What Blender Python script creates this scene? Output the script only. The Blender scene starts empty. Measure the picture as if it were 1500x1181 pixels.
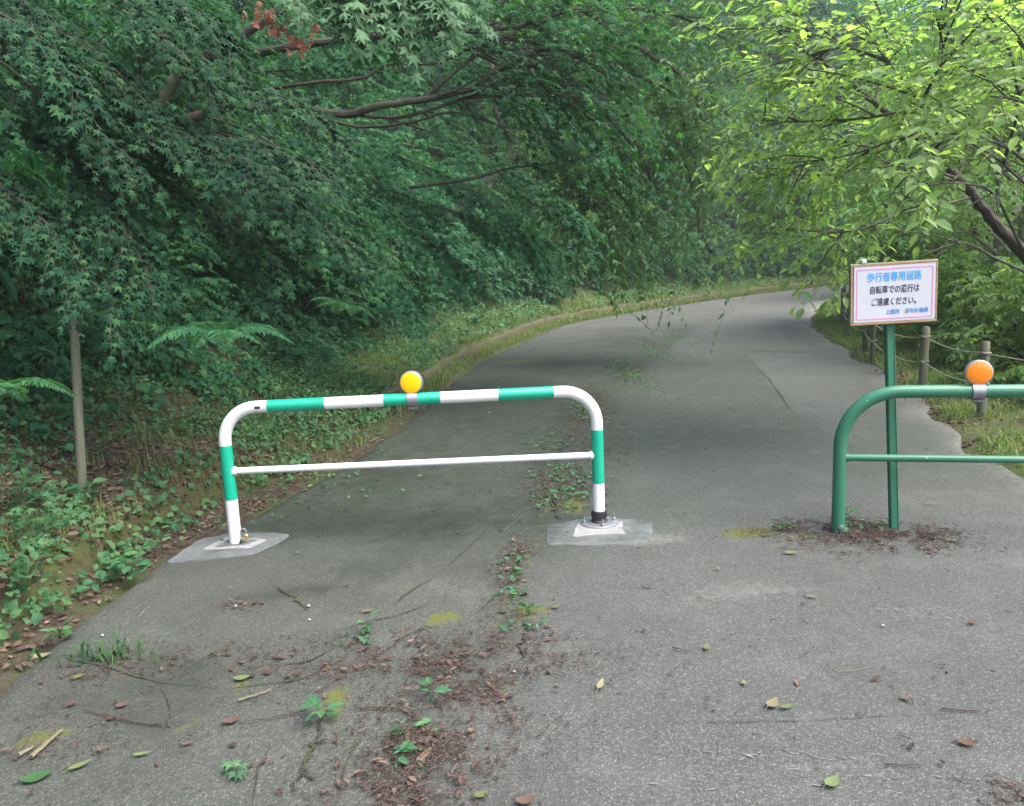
import bpy, math, random
import numpy as np
from mathutils import Vector, Matrix

random.seed(7)
rng = np.random.default_rng(7)
R_ = math.radians
scene = bpy.context.scene
COL = scene.collection

# ------------------------------------------------------------------ camera, world, sun, exposure
FPX, CAMH, PITCH, ROLL = 1150.0, 1.5, R_(9.84), R_(2.5)
fwd = np.array([0, math.cos(PITCH), -math.sin(PITCH)])
up0 = np.array([0, math.sin(PITCH), math.cos(PITCH)])
rt0 = np.array([1.0, 0, 0])
rt = rt0 * math.cos(ROLL) - up0 * math.sin(ROLL)
upv = up0 * math.cos(ROLL) + rt0 * math.sin(ROLL)
cam_d = bpy.data.cameras.new("camera")
cam = bpy.data.objects.new("camera", cam_d)
COL.objects.link(cam)
M = Matrix(((rt[0], upv[0], -fwd[0], 0), (rt[1], upv[1], -fwd[1], 0), (rt[2], upv[2], -fwd[2], CAMH), (0, 0, 0, 1)))
cam.matrix_world = M
cam_d.sensor_width = 36.0
cam_d.lens = FPX / 1500 * 36.0
cam_d.clip_start = 0.05
cam_d.clip_end = 1000
scene.camera = cam

SUN_EL, SUN_AZ = R_(60), R_(118)          # azimuth measured from +Y towards +X
world = bpy.data.worlds.new("World")
scene.world = world
world.use_nodes = True
wn = world.node_tree.nodes
sky = wn.new("ShaderNodeTexSky")
sky.sky_type = 'NISHITA'
sky.sun_disc = False
sky.sun_elevation = SUN_EL
sky.sun_rotation = SUN_AZ
sky.dust_density = 4.0
sky.air_density = 1.0
sky.ozone_density = 1.0
wn["Background"].inputs[1].default_value = 0.15
world.node_tree.links.new(sky.outputs[0], wn["Background"].inputs[0])

sun_d = bpy.data.lights.new("sun", 'SUN')
sun_d.energy = 1.8
sun_d.angle = R_(55)
sun_d.color = (1.0, 0.97, 0.90)
sun = bpy.data.objects.new("sun", sun_d)
COL.objects.link(sun)
sv = Vector((math.sin(SUN_AZ) * math.cos(SUN_EL), math.cos(SUN_AZ) * math.cos(SUN_EL), math.sin(SUN_EL)))
sun.rotation_euler = sv.to_track_quat('Z', 'Y').to_euler()

scene.view_settings.view_transform = 'Standard'
scene.view_settings.look = 'None'
scene.view_settings.gamma = 1.0
scene.view_settings.use_curve_mapping = False
scene.view_settings.exposure = 1.88
scene.cycles.max_bounces = 7
scene.cycles.diffuse_bounces = 4
scene.cycles.glossy_bounces = 2
scene.cycles.transmission_bounces = 4
scene.cycles.transparent_max_bounces = 4
scene.cycles.volume_bounces = 0
scene.cycles.use_denoising = True

# ------------------------------------------------------------------ measuring helpers
def ray(px, py):
    return fwd + (px - 750) / FPX * rt - (py - 590.5) / FPX * upv

def gnd(px, py, z=0.0):
    d = ray(px, py)
    return np.array([0, 0, CAMH]) + d * ((z - CAMH) / d[2])

def W(px, py, Y):
    d = ray(px, py)
    return np.array([0, 0, CAMH]) + d * (Y / d[1])

# ------------------------------------------------------------------ mesh helpers
class MB:
    def __init__(self):
        self.v, self.f, self.m = [], [], []

    def add(self, vs, fs, mi=0):
        o = len(self.v)
        self.v += [tuple(map(float, p)) for p in vs]
        self.f += [tuple(i + o for i in f) for f in fs]
        self.m += [mi] * len(fs)

    def tube(self, pts, radii, n=10, caps=True, mi=0):
        pts = [np.array(p, float) for p in pts]
        if np.isscalar(radii):
            radii = [radii] * len(pts)
        up = None
        vs = []
        for i, p in enumerate(pts):
            a = pts[max(i - 1, 0)]
            b = pts[min(i + 1, len(pts) - 1)]
            t = b - a
            t = t / (np.linalg.norm(t) + 1e-9)
            if up is None:
                up = np.array([0, 0, 1.0]) if abs(t[2]) < .9 else np.array([0, 1.0, 0])
            x = np.cross(up, t)
            x /= np.linalg.norm(x) + 1e-9
            y = np.cross(t, x)
            up = y
            for k in range(n):
                an = 2 * math.pi * k / n
                vs.append(p + radii[i] * (math.cos(an) * x + math.sin(an) * y))
        fs = []
        for i in range(len(pts) - 1):
            for k in range(n):
                k2 = (k + 1) % n
                fs.append((i * n + k, i * n + k2, (i + 1) * n + k2, (i + 1) * n + k))
        if caps:
            fs.append(tuple(reversed(range(n))))
            fs.append(tuple((len(pts) - 1) * n + k for k in range(n)))
        self.add(vs, fs, mi)

    def box(self, c, s, rot=None, bev=0.0, mi=0):
        hx, hy, hz = s[0] / 2, s[1] / 2, s[2] / 2
        if bev <= 0:
            vs = [(x, y, z) for x in (-hx, hx) for y in (-hy, hy) for z in (-hz, hz)]
            fs = [(0, 1, 3, 2), (4, 6, 7, 5), (0, 4, 5, 1), (2, 3, 7, 6), (0, 2, 6, 4), (1, 5, 7, 3)]
        else:                                   # box whose upright edges and rims are chamfered
            b = bev
            ring = [(-hx + b, -hy), (hx - b, -hy), (hx, -hy + b), (hx, hy - b), (hx - b, hy), (-hx + b, hy), (-hx, hy - b), (-hx, -hy + b)]
            def sc(r, q):
                return [(x * (hx - q) / hx, y * (hy - q) / hy) for x, y in r]
            vs = [(x, y, -hz) for x, y in sc(ring, b)] + [(x, y, -hz + b) for x, y in ring] + [(x, y, hz - b) for x, y in ring] + [(x, y, hz) for x, y in sc(ring, b)]
            fs = [tuple(reversed(range(8))), tuple(range(24, 32))]
            for l in range(3):
                for k in range(8):
                    k2 = (k + 1) % 8
                    fs.append((l * 8 + k, l * 8 + k2, l * 8 + 8 + k2, l * 8 + 8 + k))
        if rot is not None:
            vs = [tuple(rot @ Vector(v)) for v in vs]
        self.add([(v[0] + c[0], v[1] + c[1], v[2] + c[2]) for v in vs], fs, mi)

    def lathe(self, prof, n=24, c=(0, 0, 0), rot=None, mi=0):
        vs = []
        for r, z in prof:
            for k in range(n):
                a = 2 * math.pi * k / n
                p = Vector((r * math.cos(a), r * math.sin(a), z))
                if rot is not None:
                    p = rot @ p
                vs.append((p[0] + c[0], p[1] + c[1], p[2] + c[2]))
        fs = []
        for i in range(len(prof) - 1):
            for k in range(n):
                k2 = (k + 1) % n
                fs.append((i * n + k, i * n + k2, (i + 1) * n + k2, (i + 1) * n + k))
        fs.append(tuple(reversed(range(n))))
        fs.append(tuple((len(prof) - 1) * n + k for k in range(n)))
        self.add(vs, fs, mi)

    def build(self, name, mats, parent=None, smooth=True, loc=None):
        me = bpy.data.meshes.new(name)
        me.from_pydata(self.v, [], self.f)
        for m in (mats if isinstance(mats, (list, tuple)) else [mats]):
            me.materials.append(m)
        me.polygons.foreach_set("material_index", self.m)
        if smooth:
            me.polygons.foreach_set("use_smooth", [True] * len(me.polygons))
            try:
                me.set_sharp_from_angle(angle=R_(40))
            except Exception:
                pass
        me.update()
        return link(name, me, parent, loc)

def link(name, me, parent=None, loc=None):
    o = bpy.data.objects.new(name, me)
    COL.objects.link(o)
    if parent is not None:
        o.parent = parent
    if loc is not None:
        o.location = loc
    return o

def tag(o, label=None, cat=None, group=None, kind=None):
    if label: o["label"] = label
    if cat: o["category"] = cat
    if group: o["group"] = group
    if kind: o["kind"] = kind
    return o

def empty(name, loc=(0, 0, 0), rz=0.0):
    o = bpy.data.objects.new(name, None)
    o.empty_display_size = 0.1
    COL.objects.link(o)
    o.location = loc
    o.rotation_euler = (0, 0, rz)
    return o

def copy_tree(o, parent=None):
    c = o.copy()
    COL.objects.link(c)
    c.parent = parent
    for ch in list(o.children):
        copy_tree(ch, c)
    return c

def mesh_np(name, V, sizes, idx, mats, parent=None, smooth=False, mi=None, attrs=None):
    """V (n,3); sizes = corners per face; idx = flat corner indices."""
    me = bpy.data.meshes.new(name)
    me.vertices.add(len(V))
    me.vertices.foreach_set("co", np.ascontiguousarray(V, dtype=np.float32).ravel())
    me.loops.add(len(idx))
    me.loops.foreach_set("vertex_index", np.ascontiguousarray(idx, dtype=np.int32))
    me.polygons.add(len(sizes))
    st = np.zeros(len(sizes), np.int32)
    st[1:] = np.cumsum(sizes)[:-1]
    me.polygons.foreach_set("loop_start", st)
    for m in (mats if isinstance(mats, (list, tuple)) else [mats]):
        me.materials.append(m)
    if mi is not None:
        me.polygons.foreach_set("material_index", np.ascontiguousarray(mi, dtype=np.int32))
    me.polygons.foreach_set("use_smooth", np.full(len(sizes), smooth))
    if attrs:
        for k, a in attrs.items():
            at = me.attributes.new(k, 'FLOAT', 'POINT')
            at.data.foreach_set("value", np.ascontiguousarray(a, dtype=np.float32))
    me.update(calc_edges=True)
    return link(name, me, parent)

def nrm(a):
    return a / (np.linalg.norm(a, axis=-1, keepdims=True) + 1e-9)

# smooth value noise for the terrain and for masks
_lat = np.random.default_rng(3).random((256, 256))
def vnoise(x, y, s=1.0):
    x = np.asarray(x, float) * s + 1000.3
    y = np.asarray(y, float) * s + 1000.7
    xi, yi = np.floor(x).astype(int), np.floor(y).astype(int)
    fx, fy = x - xi, y - yi
    fx, fy = fx * fx * (3 - 2 * fx), fy * fy * (3 - 2 * fy)
    g = lambda a, b: _lat[a % 256, b % 256]
    return (g(xi, yi) * (1 - fx) + g(xi + 1, yi) * fx) * (1 - fy) + (g(xi, yi + 1) * (1 - fx) + g(xi + 1, yi + 1) * fx) * fy

def fbm(x, y, s=1.0):
    return vnoise(x, y, s) * .5 + vnoise(x, y, s * 2.1) * .3 + vnoise(x, y, s * 4.3) * .2

# ------------------------------------------------------------------ leaf templates and builder
def T_ovate(w=0.27, droop=.14):
    v = np.array([(0, 0, 0), (.5, 0, -.03), (1, 0, -droop), (.28, w * .85, .05), (.62, w * .8, .02), (.28, -w * .85, .05), (.62, -w * .8, .02)])
    return v, [(0, 1, 3), (1, 4, 3), (1, 2, 4), (0, 5, 1), (1, 5, 6), (1, 6, 2)]

def T_simple(w=0.3):
    v = np.array([(0, 0, 0), (.45, w, .06), (1, 0, -.12), (.45, -w, .06), (.5, 0, -.02)])
    return v, [(0, 4, 2, 1), (0, 3, 2, 4)]

def T_maple():
    c = np.array([.33, 0])
    v = [(c[0], 0, .03), (0, 0, 0)]
    ang = [-150, -112, -82, -54, -27, 0, 27, 54, 82, 112, 150]
    rad = [.20, .46, .25, .64, .28, .72, .28, .64, .25, .46, .20]
    for a, r in zip(ang, rad):
        v.append((c[0] + r * math.cos(R_(a)), r * math.sin(R_(a)), -.30 * r * r - (.06 if r > .4 else 0)))
    f = [(0, 2 + i, 3 + i, 4 + i) for i in (0, 2, 4, 6, 8)] + [(0, 12, 1, 2)]
    return np.array(v), f

TPL = {'ovate': T_ovate(), 'narrow': T_ovate(.17, .12), 'simple': T_simple(), 'maple': T_maple(), 'pinna': T_simple(.14), 'heart': T_ovate(.42, .2), 'zelk': T_ovate(.22, .14)}

def leaves(P, D, N, S, tpl, flat=None):
    V0, F0 = TPL[tpl]
    D = nrm(D)
    B = nrm(np.cross(N, D))
    Nn = np.cross(D, B)
    n, k = len(P), len(V0)
    V = P[:, None, :] + S[:, None, None] * (V0[None, :, 0:1] * D[:, None, :] + V0[None, :, 1:2] * B[:, None, :] + V0[None, :, 2:3] * Nn[:, None, :])
    base = np.array([i for f in F0 for i in f])
    sz = np.array([len(f) for f in F0])
    idx = (base[None, :] + (np.arange(n) * k)[:, None]).ravel()
    return V.reshape(-1, 3), np.tile(sz, n), idx

class LB:
    """collects leaves of several templates and thin twigs into one mesh"""
    def __init__(self):
        self.V, self.S, self.I, self.M, self.n = [], [], [], [], 0

    def put(self, V, S, I, mi=0):
        self.V.append(V); self.S.append(S); self.I.append(I + self.n); self.M.append(np.full(len(S), mi)); self.n += len(V)

    def leaf(self, P, D, N, S, tpl, mi=0):
        if len(P):
            self.put(*leaves(P, D, N, S, tpl), mi)

    def twigs(self, A, Bm, C, r, mi=0):
        """three-sided twigs through points A, Bm, C (arrays)"""
        n = len(A)
        if n == 0: return
        T = nrm(C - A)
        X = nrm(np.cross(T, np.array([0.1, 0.2, 1.0])))
        Y = np.cross(T, X)
        rings = []
        for P, q in ((A, 1.0), (Bm, .7), (C, .25)):
            for a in (0, 2.09, 4.19):
                rings.append(P + (r * q)[:, None] * (math.cos(a) * X + math.sin(a) * Y))
        V = np.stack(rings, 1).reshape(-1, 3)
        f = []
        for l in (0, 1):
            for k in range(3):
                f.append((l * 3 + k, l * 3 + (k + 1) % 3, l * 3 + 3 + (k + 1) % 3, l * 3 + 3 + k))
        base = np.array(f).ravel()
        idx = (base[None] + (np.arange(n) * 9)[:, None]).ravel()
        self.put(V, np.full(n * 6, 4), idx, mi)

    def build(self, name, mats, parent=None):
        return mesh_np(name, np.concatenate(self.V), np.concatenate(self.S), np.concatenate(self.I), mats, parent, False, np.concatenate(self.M))

def spray(lb, S, D, L, m, size, tpl, droop=.35, mi=0, tmi=None, facing=(0, 0, 1), jit=.35, hang=.25, tr=.004):
    """twigs starting at S (n,3) along D; m leaves each, set alternately in the plane of the twig"""
    n = len(S)
    D = nrm(D)
    side = nrm(np.cross(D, np.array([0, 0, 1.0])) + 1e-6)
    L = np.asarray(L) * np.ones(n)
    if tmi is not None:
        q = lambda u: S + D * (L * u)[:, None] - np.array([0, 0, 1.0]) * (droop * L * u * u)[:, None]
        lb.twigs(S, q(.5), q(1.0), np.full(n, tr), tmi)
    u = (np.arange(m) + .6) / m
    u = np.clip(u[None, :] + rng.normal(0, .04, (n, m)), .08, 1.05)
    P = S[:, None, :] + D[:, None, :] * (L[:, None] * u)[..., None]
    P[..., 2] -= droop * L[:, None] * u * u
    T = D[:, None, :] * np.ones((n, m, 1))
    T[..., 2] -= 2 * droop * u
    T = nrm(T)
    sg = np.where(np.arange(m) % 2 == 0, 1.0, -1.0)[None, :, None]
    tipb = (u[..., None] > .9) * 1.0
    Dl = T * (.55 + tipb) + sg * side[:, None, :] * (1 - tipb) * .85 + rng.normal(0, jit * .6, (n, m, 3))
    Dl[..., 2] -= hang
    Nl = np.array(facing) + rng.normal(0, jit, (n, m, 3))
    Sz = size * rng.uniform(.5, 1.3, (n, m)) * rng.uniform(.85, 1.1, (n, 1))
    lb.leaf(P.reshape(-1, 3), Dl.reshape(-1, 3), Nl.reshape(-1, 3), Sz.ravel(), tpl, mi)

# ------------------------------------------------------------------ materials
def newmat(name):
    m = bpy.data.materials.new(name)
    m.use_nodes = True
    nt = m.node_tree
    return m, nt, nt.nodes["Principled BSDF"], nt.nodes["Material Output"]

def nd(nt, t, **kw):
    n = nt.nodes.new(t)
    for k, v in kw.items():
        setattr(n, k, v)
    return n

def mixc(nt, fac, a, b, mode='MIX'):
    n = nt.nodes.new("ShaderNodeMix")
    n.data_type = 'RGBA'
    n.blend_type = mode
    for s, v in ((0, fac), (6, a), (7, b)):
        if isinstance(v, (int, float)):
            n.inputs[s].default_value = v
        elif isinstance(v, tuple):
            n.inputs[s].default_value = (*v, 1) if len(v) == 3 else v
        else:
            nt.links.new(v, n.inputs[s])
    return n.outputs[2]

def math_(nt, op, a, b=None, clamp=False):
    n = nt.nodes.new("ShaderNodeMath")
    n.operation = op
    n.use_clamp = clamp
    for i, v in enumerate((a, b)):
        if v is None: continue
        if isinstance(v, (int, float)): n.inputs[i].default_value = v
        else: nt.links.new(v, n.inputs[i])
    return n.outputs[0]

def noise(nt, scale, detail=3, rough=.55, vec=None):
    n = nt.nodes.new("ShaderNodeTexNoise")
    n.inputs["Scale"].default_value = scale
    n.inputs["Detail"].default_value = detail
    n.inputs["Roughness"].default_value = rough
    if vec is not None: nt.links.new(vec, n.inputs["Vector"])
    return n

def ramp(nt, fac, stops):
    n = nt.nodes.new("ShaderNodeValToRGB")
    e = n.color_ramp.elements
    while len(e) < len(stops): e.new(.5)
    for el, (p, c) in zip(e, stops):
        el.position = p
        el.color = (*c, 1) if isinstance(c, tuple) else (c, c, c, 1)
    nt.links.new(fac, n.inputs[0])
    return n.outputs[0]

def bump(nt, h, strength, dist, bsdf):
    b = nt.nodes.new("ShaderNodeBump")
    b.inputs["Strength"].default_value = strength
    b.inputs["Distance"].default_value = dist
    nt.links.new(h, b.inputs["Height"])
    nt.links.new(b.outputs[0], bsdf.inputs["Normal"])

def objc(nt):
    return nt.nodes.new("ShaderNodeTexCoord").outputs["Object"]

def leaf_mat(name, c1, c2, c3, trans=.35, tcol=None, rough=.45, spec=.35):
    m, nt, b, out = newmat(name)
    g = nd(nt, "ShaderNodeNewGeometry")
    oi = nd(nt, "ShaderNodeObjectInfo")
    nz = noise(nt, 1.3, 2, .5, g.outputs["Position"])
    col = ramp(nt, g.outputs["Random Per Island"], [(0.0, c1), (.55, c2), (.93, c3), (1.0, tuple(min(1, x * 1.25) for x in c3))])
    col = mixc(nt, math_(nt, 'MULTIPLY', nz.outputs[0], .55), col, c1)
    hs = nd(nt, "ShaderNodeHueSaturation")
    nt.links.new(col, hs.inputs["Color"])
    nt.links.new(math_(nt, 'ADD', math_(nt, 'MULTIPLY', oi.outputs["Random"], .03), .485), hs.inputs["Hue"])
    nt.links.new(math_(nt, 'ADD', math_(nt, 'MULTIPLY', oi.outputs["Random"], .3), .85), hs.inputs["Value"])
    col = hs.outputs[0]
    nt.links.new(col, b.inputs["Base Color"])
    b.inputs["Roughness"].default_value = rough
    b.inputs["Specular IOR Level"].default_value = spec
    t = nd(nt, "ShaderNodeBsdfTranslucent")
    tc = mixc(nt, 1.0, col, tcol or (1.5, 1.5, .7), 'MULTIPLY')
    nt.links.new(tc, t.inputs[0])
    ms = nd(nt, "ShaderNodeMixShader")
    ms.inputs[0].default_value = trans
    nt.links.new(b.outputs[0], ms.inputs[1])
    nt.links.new(t.outputs[0], ms.inputs[2])
    nt.links.new(ms.outputs[0], out.inputs[0])
    return m

def rough_mat(name, c1, c2, scale=8, rough=.85, bs=.4, bd=.01, c3=None, s3=2.0, stretch=None, spec=.3):
    m, nt, b, out = newmat(name)
    v = objc(nt)
    if stretch:
        mp = nd(nt, "ShaderNodeMapping")
        mp.inputs["Scale"].default_value = stretch
        nt.links.new(v, mp.inputs[0])
        v = mp.outputs[0]
    n1 = noise(nt, scale, 6, .65, v)
    col = ramp(nt, n1.outputs[0], [(.3, c1), (.7, c2)])
    if c3 is not None:
        n3 = noise(nt, s3, 4, .6, v)
        col = mixc(nt, ramp(nt, n3.outputs[0], [(.5, 0.0), (.62, 1.0)]), col, c3)
    nt.links.new(col, b.inputs["Base Color"])
    b.inputs["Roughness"].default_value = rough
    b.inputs["Specular IOR Level"].default_value = spec
    bump(nt, n1.outputs[0], bs, bd, b)
    return m

def paint_mat(name, c, rough=.35, dirt=(.2, .19, .15), amt=.35, chips=None, coat=0.0, chip_scale=26):
    m, nt, b, out = newmat(name)
    v = objc(nt)
    n1 = noise(nt, 5, 6, .7, v)
    n2 = noise(nt, 60, 3, .6, v)
    col = mixc(nt, math_(nt, 'MULTIPLY', ramp(nt, n1.outputs[0], [(.48, 0.0), (.75, 1.0)]), amt), c, dirt)
    col = mixc(nt, math_(nt, 'MULTIPLY', n2.outputs[0], .22), col, tuple(x * .7 for x in c))
    if chips:
        n3 = noise(nt, chip_scale, 5, .7, v)
        col = mixc(nt, ramp(nt, n3.outputs[0], [(.69, 0.0), (.705, 1.0)]), col, chips)
    nt.links.new(col, b.inputs["Base Color"])
    nt.links.new(math_(nt, 'ADD', math_(nt, 'MULTIPLY', n1.outputs[0], .3), rough - .12), b.inputs["Roughness"])
    b.inputs["Coat Weight"].default_value = coat
    bump(nt, n2.outputs[0], .06, .002, b)
    return m

MAT = {}
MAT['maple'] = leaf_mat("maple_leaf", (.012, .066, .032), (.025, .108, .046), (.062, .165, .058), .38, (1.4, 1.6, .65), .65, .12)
MAT['maple_shaded'] = leaf_mat("shaded_maple_leaf", (.009, .042, .022), (.018, .070, .031), (.048, .120, .042), .34, (1.4, 1.6, .6), .65, .12)  # maple leaf colours darkened to put the near tree's shade into the material
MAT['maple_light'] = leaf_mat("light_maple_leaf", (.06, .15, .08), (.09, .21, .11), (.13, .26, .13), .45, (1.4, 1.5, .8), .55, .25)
MAT['zelkova'] = leaf_mat("zelkova_leaf", (.036, .125, .042), (.062, .175, .055), (.13, .23, .065), .55, (1.6, 1.6, .6), .45, .35)
MAT['cherry'] = leaf_mat("cherry_leaf", (.14, .25, .088), (.19, .31, .11), (.29, .40, .14), .64, (1.6, 1.6, .7), .42, .5)
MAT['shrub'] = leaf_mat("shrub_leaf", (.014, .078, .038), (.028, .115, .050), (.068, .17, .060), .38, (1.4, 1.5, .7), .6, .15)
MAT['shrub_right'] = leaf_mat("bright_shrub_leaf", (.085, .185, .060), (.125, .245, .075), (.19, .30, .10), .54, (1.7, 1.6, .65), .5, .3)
MAT['wood_far'] = leaf_mat("forest_leaf", (.020, .100, .046), (.038, .145, .058), (.080, .20, .068), .45, (1.5, 1.6, .7), .7, .08)
MAT['fern'] = leaf_mat("fern_frond", (.025, .10, .045), (.045, .14, .06), (.07, .17, .065), .38, (1.4, 1.6, .7), .6, .2)
MAT['cover'] = leaf_mat("ground_cover_leaf", (.032, .10, .045), (.055, .145, .058), (.09, .18, .068), .32, (1.5, 1.5, .6), .6, .2)
MAT['grass'] = leaf_mat("grass_blade", (.085, .16, .042), (.13, .20, .06), (.23, .25, .11), .32, (1.4, 1.4, .6), .65, .15)
MAT['dry'] = leaf_mat("dry_grass", (0.1280, 0.0960, 0.0480), (0.2000, 0.1520, 0.0800), (0.2880, 0.2240, 0.1280), .2, (1.2, 1.0, .7), .8, .1)
MAT['dead'] = leaf_mat("dead_leaf", (0.0612, 0.0418, 0.0310), (0.1116, 0.0756, 0.0562), (0.1872, 0.1368, 0.1044), .12, (1.2, .9, .6), .8, .15)
MAT['needle'] = leaf_mat("fallen_needle", (.060, .046, .038), (.100, .074, .060), (.18, .135, .108), .08, (1.1, .95, .75), .85, .1)
MAT['withered'] = leaf_mat("withered_leaf", (.085, .055, .040), (.13, .085, .060), (.19, .13, .095), .22, (1.2, 1.0, .7), .75, .15)
MAT['withered_spray'] = leaf_mat("withered_spray_leaf", (.20, .085, .06), (.30, .14, .10), (.40, .21, .15), .25, (1.3, 1.0, .7), .7, .2)
MAT['fallen_green'] = leaf_mat("fallen_green_leaf", (0.0750, 0.1050, 0.0413), (0.1200, 0.1500, 0.0600), (0.1725, 0.1950, 0.0900), .2, (1.2, 1.2, .7), .6, .25)
MAT['fallen_pale'] = leaf_mat("fallen_pale_leaf", (0.1350, 0.1350, 0.0750), (0.1800, 0.1762, 0.0975), (0.2250, 0.2175, 0.1350), .15, (1.1, 1.1, .8), .6, .25)
MAT['bark'] = rough_mat("dark_bark", (.026, .023, .018), (.072, .064, .052), 18, .9, .8, .012, (.055, .065, .035), 3.0, (1, 1, .35))
MAT['bark_grey'] = rough_mat("grey_bark", (.10, .09, .075), (.20, .18, .15), 16, .9, .7, .01, (.10, .11, .07), 3.0, (1, 1, .3))
MAT['twig'] = rough_mat("twig_bark", (.035, .028, .020), (.075, .060, .044), 20, .9, .3, .003)
MAT['stake'] = rough_mat("weathered_wood", (.085, .088, .060), (.155, .158, .112), 22, .9, .7, .004, (.10, .13, .06), 2.5, (1.6, 1.6, .12))
MAT['post'] = rough_mat("grey_post_wood", (.085, .08, .062), (.17, .16, .13), 22, .9, .7, .004, (.12, .13, .08), 2.5, (1.6, 1.6, .12))
MAT['post_dark'] = rough_mat("dark_post_wood", (.05, .047, .032), (.105, .097, .07), 22, .9, .7, .004, (.08, .10, .05), 2.5, (1.6, 1.6, .12))
MAT['rope'] = rough_mat("old_rope", (.14, .135, .10), (.23, .22, .175), 90, .9, .7, .003)
MAT['straw'] = rough_mat("dry_straw", (.11, .092, .06), (.18, .15, .10), 60, .9, .3, .002)
MAT['kerb'] = rough_mat("mossy_kerb", (.040, .038, .022), (.10, .082, .048), 9, .95, .9, .03, (.050, .080, .020), 3.0)
MAT['white'] = paint_mat("white_paint", (.70, .70, .70), .34, (.40, .38, .33), .35, (.30, .27, .23), .1, 17)
MAT['band'] = paint_mat("green_tape", (.003, .33, .205), .3, (.05, .25, .16), .2, None, .2)
MAT['green'] = paint_mat("old_green_paint", (.026, .155, .086), .38, (.09, .14, .08), .5, (.35, .36, .33), .1, 21)
MAT['green_post'] = paint_mat("old_green_post_paint", (.026, .155, .086), .42, (.09, .14, .08), .5, (.33, .28, .2), .05, 26)
MAT['galv'] = paint_mat("galvanised_steel", (.27, .28, .30), .42, (.3, .3, .3), .3)
MAT['galv'].node_tree.nodes["Principled BSDF"].inputs["Metallic"].default_value = .65
MAT['rubber'] = paint_mat("black_rubber", (.018, .019, .021), .55, (.07, .065, .06), .4)
MAT['brass'] = paint_mat("brass", (.62, .43, .14), .3, (.3, .22, .1), .3)
MAT['brass'].node_tree.nodes["Principled BSDF"].inputs["Metallic"].default_value = .8
MAT['dark'] = paint_mat("dark_hole", (.02, .02, .02), .6)
MAT['concrete'] = rough_mat("new_concrete", (.078, .085, .087), (.118, .126, .128), 14, .9, .25, .003, (.060, .067, .064), 3.2)
MAT['mortar'] = rough_mat("white_mortar", (.17, .17, .17), (.27, .27, .27), 20, .9, .35, .004, (.20, .20, .19), 6)
MAT['paper'] = paint_mat("white_paper", (.46, .47, .50), .4, (.62, .65, .70), .3, None, .1)
MAT['pink'] = paint_mat("pink_border", (.62, .25, .45), .5, (.5, .2, .4), .1)
MAT['blue_ink'] = paint_mat("blue_ink", (.03, .30, .68), .5, (.03, .25, .55), .2)
MAT['black_ink'] = paint_mat("black_ink", (.02, .035, .055), .5, (.05, .06, .08), .2)
MAT['blue_ink_small'] = paint_mat("small_blue_ink", (.05, .24, .55), .5, (.05, .2, .5), .2)
MAT['board'] = rough_mat("bare_plywood", (.24, .125, .065), (.36, .21, .12), 14, .8, .4, .002, (.30, .22, .14), 9, (1, 1, 4))
MAT['mark'] = rough_mat("white_scrape", (.14, .14, .135), (.22, .22, .21), 40, .9, .2, .002)
MAT['crack'] = rough_mat("crack_dirt", (.018, .018, .014), (.045, .045, .03), 30, 1, .5, .004, (.035, .05, .015), 5)
MAT['stone'] = rough_mat("pale_pebble", (.22, .215, .21), (.34, .33, .32), 30, .85, .3, .003)

def lens_mat(name, c, c2):
    m, nt, b, out = newmat(name)
    vo = nd(nt, "ShaderNodeTexVoronoi")
    vo.inputs["Scale"].default_value = 160
    nt.links.new(objc(nt), vo.inputs["Vector"])
    n1 = noise(nt, 22, 4, .7, objc(nt))
    col = mixc(nt, ramp(nt, n1.outputs[0], [(.60, 0.0), (.78, .7)]), c, c2)
    nt.links.new(col, b.inputs["Base Color"])
    b.inputs["Roughness"].default_value = .22
    b.inputs["Coat Weight"].default_value = .5
    bump(nt, vo.outputs["Distance"], .25, .002, b)
    return m
MAT['lens_yellow'] = lens_mat("yellow_lens", (.95, .53, .0), (.9, .46, .0))
MAT['lens_orange'] = lens_mat("orange_lens", (.85, .23, .01), (.5, .10, .01))

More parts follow.
